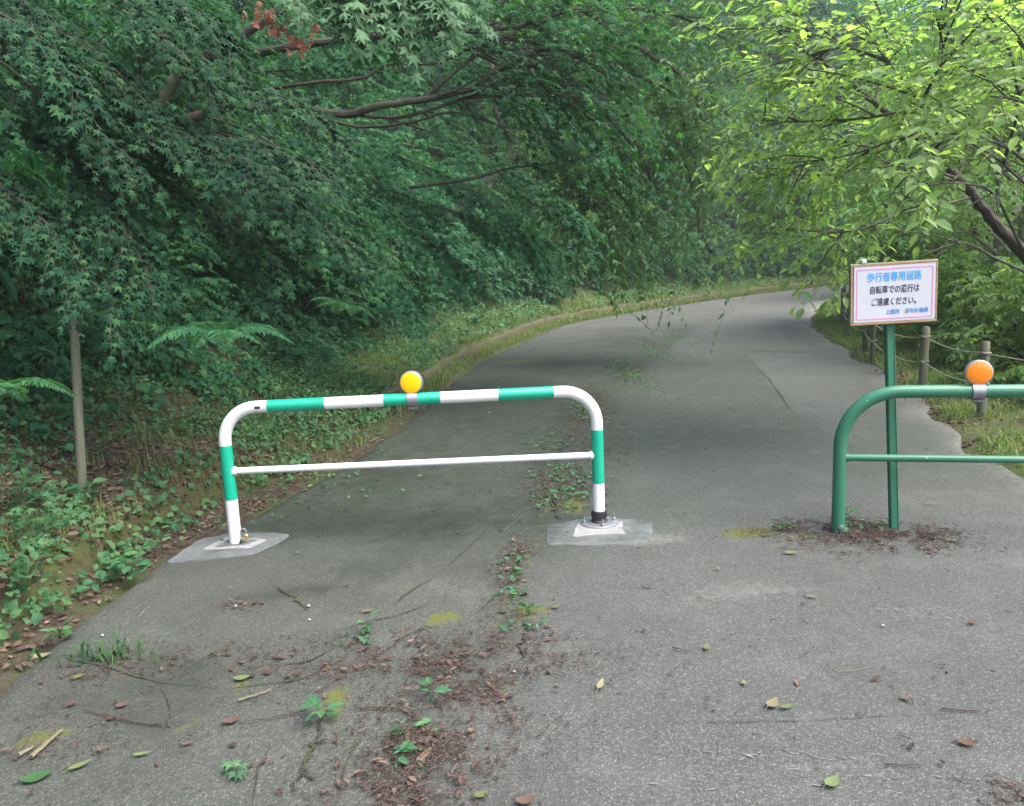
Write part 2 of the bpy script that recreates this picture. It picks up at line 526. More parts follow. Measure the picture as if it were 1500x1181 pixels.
def road_mat():
    m, nt, b, out = newmat("asphalt")
    v = objc(nt)
    at = lambda k: nd(nt, "ShaderNodeAttribute", attribute_name=k).outputs["Fac"]
    vo = nd(nt, "ShaderNodeTexVoronoi"); vo.inputs["Scale"].default_value = 150
    nt.links.new(v, vo.inputs["Vector"])
    vo2 = nd(nt, "ShaderNodeTexVoronoi"); vo2.inputs["Scale"].default_value = 95
    nt.links.new(v, vo2.inputs["Vector"])
    sep = nd(nt, "ShaderNodeSeparateColor"); nt.links.new(vo.outputs["Color"], sep.inputs[0])
    sep2 = nd(nt, "ShaderNodeSeparateColor"); nt.links.new(vo2.outputs["Color"], sep2.inputs[0])
    stone = ramp(nt, sep.outputs[0], [(0, (0.0467, 0.0497, 0.0467)), (.5, (0.0736, 0.0775, 0.0736)), (.85, (0.1024, 0.1064, 0.1004)), (1, (0.1640, 0.1650, 0.1541))])
    fine = ramp(nt, sep.outputs[1], [(0, (0.0358, 0.0398, 0.0328)), (.55, (0.0656, 0.0716, 0.0596)), (.9, (0.0994, 0.1024, 0.0895)), (1, (0.1491, 0.1491, 0.1342))])
    col = mixc(nt, at("right"), fine, stone)
    # binder showing between stones
    gap = ramp(nt, vo.outputs["Distance"], [(.35, 0.0), (.75, 1.0)])
    col = mixc(nt, math_(nt, 'MULTIPLY', gap, .75), col, (0.0447, 0.0467, 0.0447))
    # a few bigger pale chips
    chip = math_(nt, 'MULTIPLY', ramp(nt, sep2.outputs[0], [(.955, 0.0), (.97, 1.0)]), ramp(nt, vo2.outputs["Distance"], [(.28, 1.0), (.4, 0.0)]))
    col = mixc(nt, math_(nt, 'MULTIPLY', chip, .5), col, (0.2087, 0.2038, 0.1889))
    nb = noise(nt, .9, 6, .65, v)
    col = mixc(nt, ramp(nt, nb.outputs[0], [(.35, .05), (.75, .55)]), col, (0.0398, 0.0417, 0.0368))
    nb2 = noise(nt, 2.7, 6, .7, v)
    col = mixc(nt, ramp(nt, nb2.outputs[0], [(.5, 0.0), (.8, .30)]), col, (0.1491, 0.1461, 0.1392))
    nm = noise(nt, 7, 6, .75, v)
    # algal film plus overall darkening; damp patches and moss with outlines of their own
    col = mixc(nt, math_(nt, 'MULTIPLY', at("algae_tone"), ramp(nt, nm.outputs[0], [(.25, .25), (.7, 1.0)])), col, (.017, .028, .017))
    col = mixc(nt, math_(nt, 'MULTIPLY', at("damp"), ramp(nt, nm.outputs[0], [(.3, .3), (.6, 1.0)])), col, (0.0179, 0.0229, 0.0149))
    nm2 = noise(nt, 24, 5, .75, v)
    mo = math_(nt, 'ADD', at("moss"), math_(nt, 'MULTIPLY', math_(nt, 'SUBTRACT', nm2.outputs[0], .5), 1.6))
    col = mixc(nt, ramp(nt, mo, [(.42, 0.0), (.62, .85)]), col, (0.0745, 0.0845, 0.0159))
    ds = math_(nt, 'ADD', at("dust_light"), math_(nt, 'MULTIPLY', math_(nt, 'SUBTRACT', nm2.outputs[0], .5), 1.2))
    col = mixc(nt, ramp(nt, ds, [(.3, 0.0), (.9, .6)]), col, (0.1889, 0.1819, 0.1670))
    nt.links.new(col, b.inputs["Base Color"])
    b.inputs["Roughness"].default_value = .82
    b.inputs["Specular IOR Level"].default_value = .3
    h = math_(nt, 'ADD', math_(nt, 'MULTIPLY', vo.outputs["Distance"], -.6), math_(nt, 'MULTIPLY', nm2.outputs[0], .5))
    bump(nt, h, .6, .006, b)
    return m
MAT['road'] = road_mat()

def soil_mat():
    m, nt, b, out = newmat("forest_soil")
    v = objc(nt)
    at = lambda k: nd(nt, "ShaderNodeAttribute", attribute_name=k).outputs["Fac"]
    n1 = noise(nt, 14, 7, .7, v); n2 = noise(nt, 2.2, 5, .6, v); n3 = noise(nt, 45, 4, .7, v)
    col = ramp(nt, n1.outputs[0], [(.3, (.022, .017, .013)), (.5, (.052, .039, .030)), (.72, (.095, .072, .054))])
    col = mixc(nt, ramp(nt, n2.outputs[0], [(.42, 0.0), (.62, .75)]), col, (.045, .065, .022))
    col = mixc(nt, math_(nt, 'MULTIPLY', at("grassy"), ramp(nt, n1.outputs[0], [(.3, .4), (.6, .95)])), col, (.075, .105, .032))
    col = mixc(nt, math_(nt, 'MULTIPLY', at("strawy"), ramp(nt, n3.outputs[0], [(.35, .1), (.6, .9)])), col, (.21, .145, .09))
    col = mixc(nt, math_(nt, 'MULTIPLY', at("mossy"), ramp(nt, n1.outputs[0], [(.35, 0.0), (.55, .9)])), col, (.050, .062, .016))
    nt.links.new(col, b.inputs["Base Color"])
    b.inputs["Roughness"].default_value = .95
    b.inputs["Specular IOR Level"].default_value = .15
    bump(nt, math_(nt, 'ADD', n1.outputs[0], math_(nt, 'MULTIPLY', n3.outputs[0], .5)), .9, .03, b)
    return m
MAT['soil'] = soil_mat()

# ------------------------------------------------------------------ lay of the land
def catmull(P, n):
    P = np.array(P, float)
    Q = np.vstack([2 * P[0] - P[1], P, 2 * P[-1] - P[-2]])
    out = []
    for i in range(len(P) - 1):
        p0, p1, p2, p3 = Q[i], Q[i + 1], Q[i + 2], Q[i + 3]
        for t in np.linspace(0, 1, n, endpoint=False):
            out.append(.5 * ((2 * p1) + (-p0 + p2) * t + (2 * p0 - 5 * p1 + 4 * p2 - p3) * t * t + (-p0 + 3 * p1 - 3 * p2 + p3) * t ** 3))
    out.append(P[-1])
    return np.array(out)

EDGE_PAIRS = [((-2.9, -14), (4.6, -14)), ((-2.3, -3), (4.4, -3)), ((-2.08, 1.2), (4.1, 1.2)), ((-2.0, 2.8), (3.7, 3.2)), ((-1.98, 4.1), (3.36, 4.85)),
              ((-1.63, 5.2), (3.66, 6.2)), ((-1.21, 7.1), (4.15, 7.7)), ((-.93, 9.66), (4.62, 9.3)), ((-.50, 12.7), (5.2, 11.8)), ((.65, 17.2), (5.93, 14.7)),
              ((2.0, 21), (6.95, 17.9)), ((5.8, 26.4), (9.5, 23.6)), ((9.7, 31.2), (12.0, 28.2)), ((15.4, 36.8), (16.0, 33)), ((24, 42), (25.5, 38)), ((44, 50), (45, 46))]
ELEFT = catmull([a for a, b in EDGE_PAIRS], 10)
ERIGHT = catmull([b for a, b in EDGE_PAIRS], 10)
KPX = [(-60, 950), (0, 915), (60, 885), (130, 842), (240, 770), (340, 722), (480, 650), (620, 563), (700, 517), (800, 476), (900, 456), (1000, 441.5), (1100, 428.5), (1215, 416)]
KERB = catmull([(-3.6, -14), (-2.95, 0)] + [tuple(gnd(*p)[:2]) for p in KPX] + [(24, 43.2), (44, 51.4)], 8)

def sdist(x, y, poly, side):
    """signed distance to a polyline, positive on the given side (+1 left, -1 right)"""
    x = np.asarray(x, float); y = np.asarray(y, float)
    shp = x.shape
    x = x.ravel(); y = y.ravel()
    best = np.full(x.shape, 1e9); sg = np.ones(x.shape)
    for (ax, ay), (bx, by) in zip(poly[:-1], poly[1:]):
        dx, dy = bx - ax, by - ay
        t = np.clip(((x - ax) * dx + (y - ay) * dy) / (dx * dx + dy * dy + 1e-12), 0, 1)
        ex, ey = x - ax - t * dx, y - ay - t * dy
        d = np.hypot(ex, ey)
        c = np.sign(dx * ey - dy * ex)
        m = d < best
        best = np.where(m, d, best); sg = np.where(m, c, sg)
    return (best * sg * side).reshape(shp)

def dleft(x, y): return sdist(x, y, KERB, 1)
def dright(x, y): return sdist(x, y, ERIGHT, -1)

def height(x, y, dl=None, dr=None):
    x = np.asarray(x, float); y = np.asarray(y, float)
    if dl is None: dl = dleft(x, y)
    if dr is None: dr = dright(x, y)
    n = fbm(x, y, 1.4) - .5
    n2 = fbm(x + 40, y, .35) - .5
    d = np.maximum(dl, 0)
    bank = .13 + .20 * np.minimum(d, 1.1) + .52 * np.clip(d - 1.1, 0, 2.4) + .80 * np.clip(d - 3.5, 0, 14) + .25 * np.clip(d - 17.5, 0, 40)
    bank = bank + n * .14 * np.clip(d, 0, 1) + n2 * np.clip(d - 1, 0, 3) * .5
    nk = np.clip((8.6 - y) / 1.2, 0, 1)          # near the barrier the kerb gives way to a ragged mossy earth edge
    rag = (fbm(x, y, 3.0) - .5)
    dj = dl + nk * rag * .22
    st = np.clip((dj + .03) / .16, 0, 1); st = st * st * (3 - 2 * st)
    near_z = bank * st + nk * st * (.01 + rag * .09)
    far_z = np.where(dl > .07, bank, np.clip(dl / .07, 0, 1) * .13)
    zl = near_z * nk + far_z * (1 - nk)
    e = np.maximum(dr, 0)
    dr = dr + (fbm(x, y, 3.1) - .5) * .0
    zr = .02 + .05 * np.minimum(e, 1.0) + n * .06 * np.clip(e, 0, 1) - .25 * np.clip(e - 1.7, 0, 7) - .1 * np.clip(e - 10.7, 0, 40)
    road = -.05 + 0 * x
    z = np.where(dl > -.06 * nk, zl, np.where(dr > 0, zr, road))
    # gutter of soil between slab and kerb
    el = sdist(x, y, ELEFT, 1)
    g = np.clip((el + .12) / .12, 0, 1)
    z = np.where((dl <= 0) & (dr <= 0), np.where(dl > -.06 * nk, np.maximum(zl, 0), 0) - .05 * (dl <= -.06 * nk) + np.where(dl <= -.06 * nk, g * (.035 + n * .03), 0), z)
    er = np.clip((dr + .15) / .15, 0, 1)
    z = np.where((dl <= 0) & (dr <= 0) & (el < 0), -.05 + er * .06, z)
    return z

def hz(x, y):
    return float(height(np.array([x]), np.array([y]))[0])

def axis(stops):
    out = []
    for (a, b, st) in stops:
        out.append(np.arange(a, b, st))
    return np.concatenate(out)

# ground: one sheet out to the horizon
gx = axis([(-70, -40, 6), (-40, -16, 2), (-16, -7, .5), (-7, 8, .085), (8, 20, .3), (20, 50, 1.5), (50, 96, 5)])
gy = axis([(-40, -4, 4), (-4, 1, .4), (1, 10, .085), (10, 20, .16), (20, 46, .3), (46, 80, 2), (80, 121, 5)])
GX, GY = np.meshgrid(gx, gy, indexing='ij')
_dl = dleft(GX, GY); _dr = dright(GX, GY)
GZ = height(GX, GY, _dl, _dr)
nx, ny = GX.shape
ii = np.arange(nx * ny).reshape(nx, ny)
quads = np.stack([ii[:-1, :-1], ii[1:, :-1], ii[1:, 1:], ii[:-1, 1:]], -1).reshape(-1, 4)
grassy = np.clip(1 - np.abs(_dl - .8) / 1.6, 0, 1) * np.clip((GY - 7) / 4, 0, 1) + np.clip(1 - np.abs(_dr - .4) / 1.2, 0, 1) * .8
strawy = np.clip((_dr - .5) / .8, 0, 1) * np.clip((3.5 - _dr) / 1.0, 0, 1)
ground = mesh_np("ground", np.stack([GX, GY, GZ], -1).reshape(-1, 3), np.full(len(quads), 4), quads.ravel(), MAT['soil'], None, True, None,
                 {"grassy": grassy.ravel(), "strawy": strawy.ravel(), "mossy": (np.clip(1 - np.abs(_dl - .05) / .16, 0, 1) * np.clip((9.5 - GY) / 1.5, 0, 1)).ravel()})
tag(ground, kind="structure")

# road slab
SEAM_PX = [(520, 1300), (570, 1181), (620, 1080), (700, 980), (752, 870), (790, 790), (800, 720), (805, 650), (870, 592), (935, 540), (1000, 488), (1075, 455)]
SEAM = np.array([gnd(*p)[:2] for p in SEAM_PX])
seamx = lambda y: np.interp(y, SEAM[:, 1], SEAM[:, 0])
def fine_path(P, Q):
    tt = [0.0]
    A, B = P, Q
    rows = []
    for i in range(len(A) - 1):
        yy = (A[i, 1] + B[i, 1]) / 2
        seg = np.linalg.norm(A[i + 1] - A[i])
        step = .10 if -1 < yy < 9 else (.25 if yy < 22 else .6)
        k = max(1, int(seg / step))
        for t in np.linspace(0, 1, k, endpoint=False):
            rows.append((A[i] * (1 - t) + A[i + 1] * t, B[i] * (1 - t) + B[i + 1] * t))
    rows.append((A[-1], B[-1]))
    return np.array([r[0] for r in rows]), np.array([r[1] for r in rows])
RL, RR = fine_path(ELEFT, ERIGHT)
jl = (vnoise(RL[:, 0], RL[:, 1], 2.2) - .5) * .12
RL = RL + np.stack([-jl, 0 * jl], -1)
jr = (vnoise(RR[:, 0], RR[:, 1], 1.6) - .5) * .30 + (vnoise(RR[:, 0], RR[:, 1], 5) - .5) * .1
RR = RR + np.stack([jr, 0 * jr], -1)
nc = 72
tt = np.linspace(0, 1, nc)
RX = RL[:, None, :] * (1 - tt)[None, :, None] + RR[:, None, :] * tt[None, :, None]
x, y = RX[..., 0], RX[..., 1]
z = .006 * (fbm(x, y, .8) - .5)
z[:, 0] -= .09; z[:, -1] -= .05
def blob(px, py, rx, ry):
    c = gnd(px, py)
    return np.exp(-(((x - c[0]) / rx) ** 2 + ((y - c[1]) / ry) ** 2))
right = np.clip((x - seamx(y)) / .25 + .5, 0, 1)
right = np.clip(right * .85 + .15 * fbm(x, y, 1.1), 0, 1)
algae_tone = np.clip(1 - (x - seamx(y)) / .6, 0, 1) * (.12 + 1.25 * np.clip((y - 3.6) / 1.6, 0, 1)) * (.55 + fbm(x, y, .9))
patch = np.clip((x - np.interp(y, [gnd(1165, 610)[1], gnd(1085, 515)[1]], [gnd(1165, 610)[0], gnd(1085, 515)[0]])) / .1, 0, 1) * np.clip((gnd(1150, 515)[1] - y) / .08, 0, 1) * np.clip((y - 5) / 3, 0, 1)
algae_tone = np.maximum(algae_tone, np.clip((y - 4.0) / 2.5, 0, 1) * (.62 + .3 * fbm(x, y, .7)) * (1 - .60 * patch))  # darker over the whole road width beyond the barrier
algae_tone = algae_tone * (1 - .85 * np.clip((y - 11) / 7, 0, 1))  # thins out far off, brightening the tree-shaded road end in colour
algae_tone = np.clip(algae_tone + .45 * blob(860, 620, .9, 1.6) + .3 * blob(930, 760, .6, .5), 0, 1)
damp = 1.5 * blob(470, 765, .38, .20) + 1.3 * blob(640, 770, .20, .28) + .8 * blob(430, 870, .3, .1) + .8 * blob(560, 700, .3, .4) + .4 * blob(250, 1000, .5, .25) + .3 * blob(560, 830, .5, .2)
damp = damp * 1.3 + (1 - right) * (.30 + .5 * np.clip((y - 4) / 2, 0, 1)) * np.clip((fbm(x, y, 1.7) - .50) * 5, 0, 1) + .3 * (1 - right) * np.clip((fbm(x + 9, y, 4) - .58) * 6, 0, 1)
damp = damp * (.4 + 1.1 * fbm(x, y, 5)) + .3 * np.clip(1 - np.abs(x - seamx(y)) / .16, 0, 1)
moss = 0 * x
for px, py, rx, ry, a in [(650, 905, .07, .05, .9), (780, 900, .12, .07, .85), (490, 975, .14, .05, .6), (490, 1030, .07, .14, .75), (60, 1085, .12, .06, .75), (360, 1000, .12, .05, .55), (270, 1070, .06, .05, .6), (1095, 782, .18, .10, .8),
                          (560, 900, .12, .05, .5), (730, 1010, .10, .1, .5), (840, 740, .12, .3, .6), (760, 530, .9, .5, .5), (1180, 785, .2, .1, .5), (900, 870, .12, .05, .55), (100, 990, .2, .05, .5), (640, 1120, .06, .05, .4)]:
    moss = moss + a * blob(px, py, rx, ry)
moss = np.maximum(moss * 1.18, .50 * np.clip(1 - np.abs(x - seamx(y)) / .12, 0, 1) * (y > 3.0))
dust_light = .45 * np.clip((y - 11) / 8, 0, 1) + .55 * np.clip(1 - (tt[None, :] * 0 + np.linalg.norm(RR[:, None, :] - RX, axis=-1)) / .55, 0, 1) + .35 * blob(880, 790, .42, .16) + .55 * blob(1080, 865, .5, .14) + .5 * blob(960, 790, .25, .12) + .4 * blob(1330, 900, .3, .1) + .4 * blob(1240, 1120, .35, .12) + .3 * blob(260, 860, .35, .2) + .25 * blob(1260, 600, 1.2, 1.0) + .35 * blob(1330, 800, .2, .08)  # real dust, plus a pale far end painted to brighten the tree-shaded road
nr = len(RX)
ii = np.arange(nr * nc).reshape(nr, nc)
quads = np.stack([ii[:-1, :-1], ii[:-1, 1:], ii[1:, 1:], ii[1:, :-1]], -1).reshape(-1, 4)
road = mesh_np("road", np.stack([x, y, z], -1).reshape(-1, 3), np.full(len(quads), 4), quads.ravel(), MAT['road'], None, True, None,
               {"right": right.ravel(), "algae_tone": algae_tone.ravel(), "damp": np.clip(damp, 0, 1).ravel(), "moss": np.clip(moss, 0, 1).ravel(), "dust_light": np.clip(dust_light, 0, 1).ravel()})
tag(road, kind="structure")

# kerb: low mossy edging, swept along the foot of the bank
mb = MB()
ks = []
for i in range(len(KERB) - 1):
    k = max(1, int(np.linalg.norm(KERB[i + 1] - KERB[i]) / .12))
    for t in np.linspace(0, 1, k, endpoint=False):
        ks.append(KERB[i] * (1 - t) + KERB[i + 1] * t)
ks = np.array(ks)
ks = ks[(ks[:, 1] > 8.0) & (ks[:, 1] < 46)]
tg = nrm(np.gradient(ks, axis=0)); nl = np.stack([-tg[:, 1], tg[:, 0]], -1)
prof = [(-.02, -.06), (-.015, .06), (0, .125), (.03, .15), (.09, .155), (.14, .12), (.15, .02)]
vs, fs = [], []
for i, (p, n) in enumerate(zip(ks, nl)):
    nearw = float(np.clip((9 - p[1]) / 3, 0, 1))
    w = 1 + (.5 + .7 * nearw) * (fbm(p[0], p[1], 2.0 + 1.5 * nearw) - .5)
    for j, (a, h) in enumerate(prof):
        q = p + n * (a + (.05 + .16 * nearw) * (fbm(p[0] + j * 3, p[1], 4) - .5))
        vs.append((q[0], q[1], h * w))
k = len(prof)
for i in range(len(ks) - 1):
    for j in range(k - 1):
        fs.append((i * k + j, (i + 1) * k + j, (i + 1) * k + j + 1, i * k + j + 1))
mb.add(vs, fs)
tag(mb.build("kerb", MAT['kerb']), kind="structure")

# ribbons lying on the road: cracks and white scrapes
def ribbon(mb, px_pts, w, z=.006, jit=.012, seed=0):
    r = np.random.default_rng(seed)
    P = np.array([gnd(*p)[:2] for p in px_pts])
    P = catmull(P, 9)
    P = P + r.normal(0, jit, P.shape)
    T = nrm(np.gradient(P, axis=0)); Nn = np.stack([-T[:, 1], T[:, 0]], -1)
    vs, fs = [], []
    for i, (p, n) in enumerate(zip(P, Nn)):
        e = min(1, 3 * i / len(P), 3 * (len(P) - 1 - i) / len(P)) + .08
        ww = w * e * r.uniform(.35, 1.3)
        for s in (-1, 1):
            q = p + n * ww * s
            vs.append((q[0], q[1], z))
    for i in range(len(P) - 1):
        fs.append((2 * i, 2 * i + 1, 2 * i + 3, 2 * i + 2))
    mb.add(vs, fs)
mb = MB()
for i, (pts, w) in enumerate([([(425, 1170), (440, 1140), (455, 1105), (470, 1060), (480, 1035)], .006), ([(495, 1170), (510, 1115), (535, 1075)], .003), ([(440, 1135), (465, 1145)], .004), ([(60, 960), (140, 975), (230, 1000), (330, 1010)], .003), ([(330, 1010), (420, 1000), (470, 985)], .004), ([(230, 1000), (250, 1040), (240, 1075)], .0025), ([(560, 960), (600, 930), (650, 915)], .003), ([(370, 1180), (380, 1130), (400, 1090)], .0025), ([(700, 900), (720, 880), (745, 860)], .004), ([(640, 845), (690, 800), (720, 770)], .003),
                              ([(400, 860), (420, 868), (440, 885), (452, 895)], .007), ([(480, 930), (540, 912), (590, 900), (640, 880)], .004), ([(570, 895), (600, 868), (640, 845)], .004),
                              ([(500, 945), (450, 970), (400, 975)], .004), ([(755, 985), (765, 945), (775, 910)], .005), ([(800, 720), (812, 745), (818, 762)], .012), ([(790, 700), (805, 722), (815, 750)], .014),
                              ([(800, 1062), (900, 1064), (1000, 1060), (1150, 1058), (1290, 1052), (1400, 1046), (1500, 1038)], .0011), ([(1085, 515), (1130, 515.5), (1180, 516), (1220, 515)], .017),
                              ([(1085, 518), (1110, 540), (1130, 560), (1150, 590), (1165, 610)], .006), ([(640, 690), (660, 640), (680, 590), (700, 560)], .003), ([(905, 560), (930, 535), (955, 515)], .012)]):
    ribbon(mb, pts, w, .0065, .008 if w > .004 else .0025, i)
tag(mb.build("road_crack", MAT['crack'], road), None)
mb = MB()
r7 = np.random.default_rng(77)
for i in range(60):
    cx, cy, sx_, sy_ = [(1260, 1138, 60, 20), (1330, 1150, 50, 14), (1110, 1106, 30, 4), (1215, 1112, 25, 5), (200, 905, 25, 14), (1345, 897, 30, 5), (1360, 900, 40, 6), (1060, 1140, 60, 25)][i % 8]
    px, py = cx + r7.normal(0, sx_), cy + r7.normal(0, sy_)
    L = r7.uniform(5, 22)
    sl = r7.normal(.12, .08) if cx > 500 else r7.normal(-.8, .2)
    ribbon(mb, [(px, py), (px + L * .5, py + L * .5 * sl + r7.normal(0, .6)), (px + L, py + L * sl)], r7.uniform(.0007, .0022), .0068, .0012, 100 + i)
tag(mb.build("road_scrape", MAT['mark'], road), None)
HAZE = 0.0012

# ------------------------------------------------------------------ white and green vehicle barrier
def arc_frame(length, h, r, n=10):
    """centre line of a hoop in its own x-z plane, from foot to foot"""
    P = [(0, 0, 0)]
    for k in range(n + 1):
        a = math.pi - k * math.pi / 2 / n
        P.append((r + r * math.cos(a), 0, h - r + r * math.sin(a)))
    for k in range(n + 1):
        a = math.pi / 2 - k * math.pi / 2 / n
        P.append((length - r + r * math.cos(a), 0, h - r + r * math.sin(a)))
    P.append((length, 0, 0))
    return [np.array(p, float) for p in P]

def reflector(parent, x, h, tube_r, lens, scale=1.0, tilt=0.0):
    """round delineator with its stem and clamp"""
    c = Vector((x, 0, h + .095))
    rot = Matrix.Rotation(R_(90), 3, 'X')
    yaw = Matrix.Rotation(tilt, 3, 'Z')
    rr = yaw @ rot
    mb = MB()
    mb.lathe([(.055, -.022), (.064, -.016), (.066, 0), (.066, .014), (.060, .018)], 36, c, rr)
    mb.tube([(x, .012, h + .020), (x, .010, h + .050)], [.024, .022], 16)
    mb.box((x, .004, h + .040), (.050, .022, .022), None, .004)
    ho = mb.build("reflector", MAT['galv'], parent)
    mb = MB()
    mb.lathe([(.0585, 0), (.0585, .003), (.05, .0065), (.02, .0085), (.002, .009)], 36, c + rr @ Vector((0, 0, .0165)), rr)
    mb.build("lens", lens, ho)
    mb = MB()
    P = []
    for k in range(25):
        a = 2 * math.pi * k / 24
        P.append((tube_r + .004) * np.array([0, math.sin(a), math.cos(a)]))
    vs, fs = [], []
    w = .029
    for q in P:
        for s, rr2 in ((-w, 1), (w, 1), (w, 1.12), (-w, 1.12)):
            vs.append((x + s, q[1] * rr2, h + q[2] * rr2))
    for i in range(24):
        for k in range(4):
            fs.append((i * 4 + k, i * 4 + (k + 1) % 4, i * 4 + 4 + (k + 1) % 4, i * 4 + 4 + k))
    mb.add(vs, fs)
    mb.box((x + .004, 0, h - tube_r - .015), (.050, .012, .018), None, .003)
    mb.box((x - .004, -.018, h - tube_r - .012), (.046, .010, .005), None, .001)
    mb.tube([(x, -.026, h - tube_r - .014), (x, .022, h - tube_r - .014)], .005, 8)
    mb.build("clamp", MAT['galv'], ho)
    return ho

fa, fb = gnd(346, 797), gnd(878, 768)
blen = float(np.linalg.norm((fb - fa)[:2]))
barrier = empty("vehicle_barrier", (fa[0], fa[1], 0), math.atan2(fb[1] - fa[1], fb[0] - fa[0]))
tag(barrier, "white hoop barrier with bright green bands and yellow round reflector across left lane", "barrier")
TR, BH, BR = .034, .792, .19
path = arc_frame(blen, BH, BR)
cum = np.concatenate([[0], np.cumsum([np.linalg.norm(path[i + 1] - path[i]) for i in range(len(path) - 1)])])
def at_len(s):
    i = int(np.clip(np.searchsorted(cum, s) - 1, 0, len(path) - 2))
    t = (s - cum[i]) / (cum[i + 1] - cum[i])
    return path[i] * (1 - t) + path[i + 1] * t
mb = MB()
pth = [p.copy() for p in path]
pth[-1][2] = .035
pth[0][2] = .004
mb.tube(pth, TR, 24)
mb.build("frame", MAT['white'], barrier)
legL = BH - BR
tot = cum[-1]
z_at = lambda py, px, Y: W(px, py, Y)[2]
def bandx(px):                      # distance along the top rail of an image column
    return (W(px, 580, (fa[1] + fb[1]) / 2)[0] - fa[0]) / math.cos(barrier.rotation_euler[2])
arcl = BR * math.pi / 2
def topx_to_len(xx): return legL + arcl + (xx - BR)
bands = [(z_at(731, 342, fa[1]), z_at(652, 338, fa[1]))]
spans = [(bands[0][0], bands[0][1])]
for a, b in ((393, 476), (562, 645), (730, 811)):
    spans.append((topx_to_len(bandx(a)), topx_to_len(bandx(b))))
spans.append((tot - z_at(629, 874, fb[1]), tot - z_at(707, 877, fb[1])))
for a, b in spans:
    mb = MB()
    mb.tube([at_len(a), at_len((a + b) / 2), at_len(b)], TR + .0009, 24, False)
    mb.build("green_band", MAT['band'], barrier)
zl, zr = z_at(690, 348, fa[1]), z_at(667, 866, fb[1])
mb = MB()
mb.tube([(TR * .6, 0, zl), (blen - TR * .6, 0, zr)], .0195, 16)
mb.tube([(TR * .7, 0, zl), (TR + .010, 0, zl)], .026, 16)
mb.tube([(blen - TR - .010, 0, zr), (blen - TR * .7, 0, zr)], .026, 16)
mb.build("crossbar", MAT['white'], barrier)
mb = MB()
sx = bandx(380)
ring = []
for k in range(16):
    a = 2 * math.pi * k / 16
    ring.append((sx + (.010 if math.cos(a) > 0 else -.010) + .007 * math.cos(a), -TR - .0007 + .0, BH + .008 * math.sin(a)))
mb.add(ring, [tuple(range(16))])
mb.add([(p[0], p[1] + .0004, p[2]) for p in ring] + ring, [(k, (k + 1) % 16, 16 + (k + 1) % 16, 16 + k) for k in range(16)])
mb.build("slot", MAT['dark'], barrier)
reflector(barrier, bandx(604), BH, TR, MAT['lens_yellow'], 1, R_(-8))
# collar, flange plate, bolts at the locking foot
fl = MB()
fl.lathe([(.109, .006), (.111, .009), (.111, .014), (.106, .017), (.06, .019)], 40, (blen, 0, 0))
fl = fl.build("flange", MAT['galv'], barrier)
mb = MB()
for k in range(4):
    a = k * math.pi / 2 + math.pi / 2 * .05
    c = (blen + .088 * math.cos(a), .088 * math.sin(a), .016)
    mb = MB()
    mb.lathe([(.013, 0), (.013, .004), (.0115, .005), (.0115, .016), (.009, .018)], 6, c)
    mb.tube([(c[0], c[1], .026), (c[0], c[1], .056)], .005, 8)
    mb.build("bolt", MAT['galv'], fl)
mb = MB()
mb.lathe([(.047, .019), (.048, .023), (.045, .029), (.041, .033), (.042, .044), (.0425, .074), (.041, .083), (.036, .085)], 32, (blen, 0, 0))
for k in range(20):
    a = 2 * math.pi * k / 20
    mb.box((blen + .043 * math.cos(a), .043 * math.sin(a), .062), (.005, .005, .030), Matrix.Rotation(a, 3, 'Z'))
mb.build("collar", MAT['rubber'], barrier)

# brass padlock hanging at the left foot
pl = empty("padlock", (fa[0] + TR + .022, fa[1] - .02, .012))
tag(pl, "small brass padlock with steel shackle hanging at the white barrier's left foot", "padlock")
mb = MB(); mb.box((.013, 0, .032), (.020, .016, .038), Matrix.Rotation(R_(8), 3, 'Y'), .004); mb.build("lock_body", MAT['brass'], pl)
mb = MB()
P = [(.016, 0, .048), (.016, 0, .066)] + [(.016 - .016 + .016 * math.cos(a), 0, .066 + .018 * math.sin(a)) for a in np.linspace(.3, math.pi, 8)] + [(-.016, 0, .040), (-.010, 0, .018), (.004, 0, .012)]
mb.tube(P, .0035, 8); mb.build("shackle", MAT['galv'], pl)
mb = MB(); mb.box((-.016, .0, .012), (.014, .030, .020), None, .003); mb.build("hasp", MAT['dark'], pl)

# concrete footings
def slab(name, px_pts, z0, z1, mat, parent=None, seed=1, wob=.006, smooth=3):
    P = np.array([gnd(*p)[:2] for p in px_pts])
    P = np.vstack([P, P[:1]])
    r = np.random.default_rng(seed)
    Q = []
    for i in range(len(P) - 1):
        for t in np.linspace(0, 1, 9, endpoint=False):
            Q.append(P[i] * (1 - t) + P[i + 1] * t + r.normal(0, wob, 2))
    Q = np.array(Q)
    for _ in range(smooth):
        Q = .5 * Q + .25 * np.roll(Q, 1, 0) + .25 * np.roll(Q, -1, 0)
    Q = Q + (vnoise(Q[:, 0], Q[:, 1], 14) - .5)[:, None] * wob * 5
    c = Q.mean(0); n = len(Q)
    rings = [(1.0, z0), (1.0, z1 - .004), (.985, z1)]
    vs = []
    for s, zz in rings:
        for q in Q:
            p = c + (q - c) * s
            vs.append((p[0], p[1], zz))
    vs.append((c[0], c[1], z1 + .001))
    fs = []
    for l in range(2):
        for k in range(n):
            k2 = (k + 1) % n
            fs.append((l * n + k, l * n + k2, l * n + n + k2, l * n + n + k))
    for k in range(n):
        fs.append((2 * n + k, 2 * n + (k + 1) % n, 3 * n))
    mb = MB(); mb.add(vs, fs)
    return mb.build(name, mat, parent)

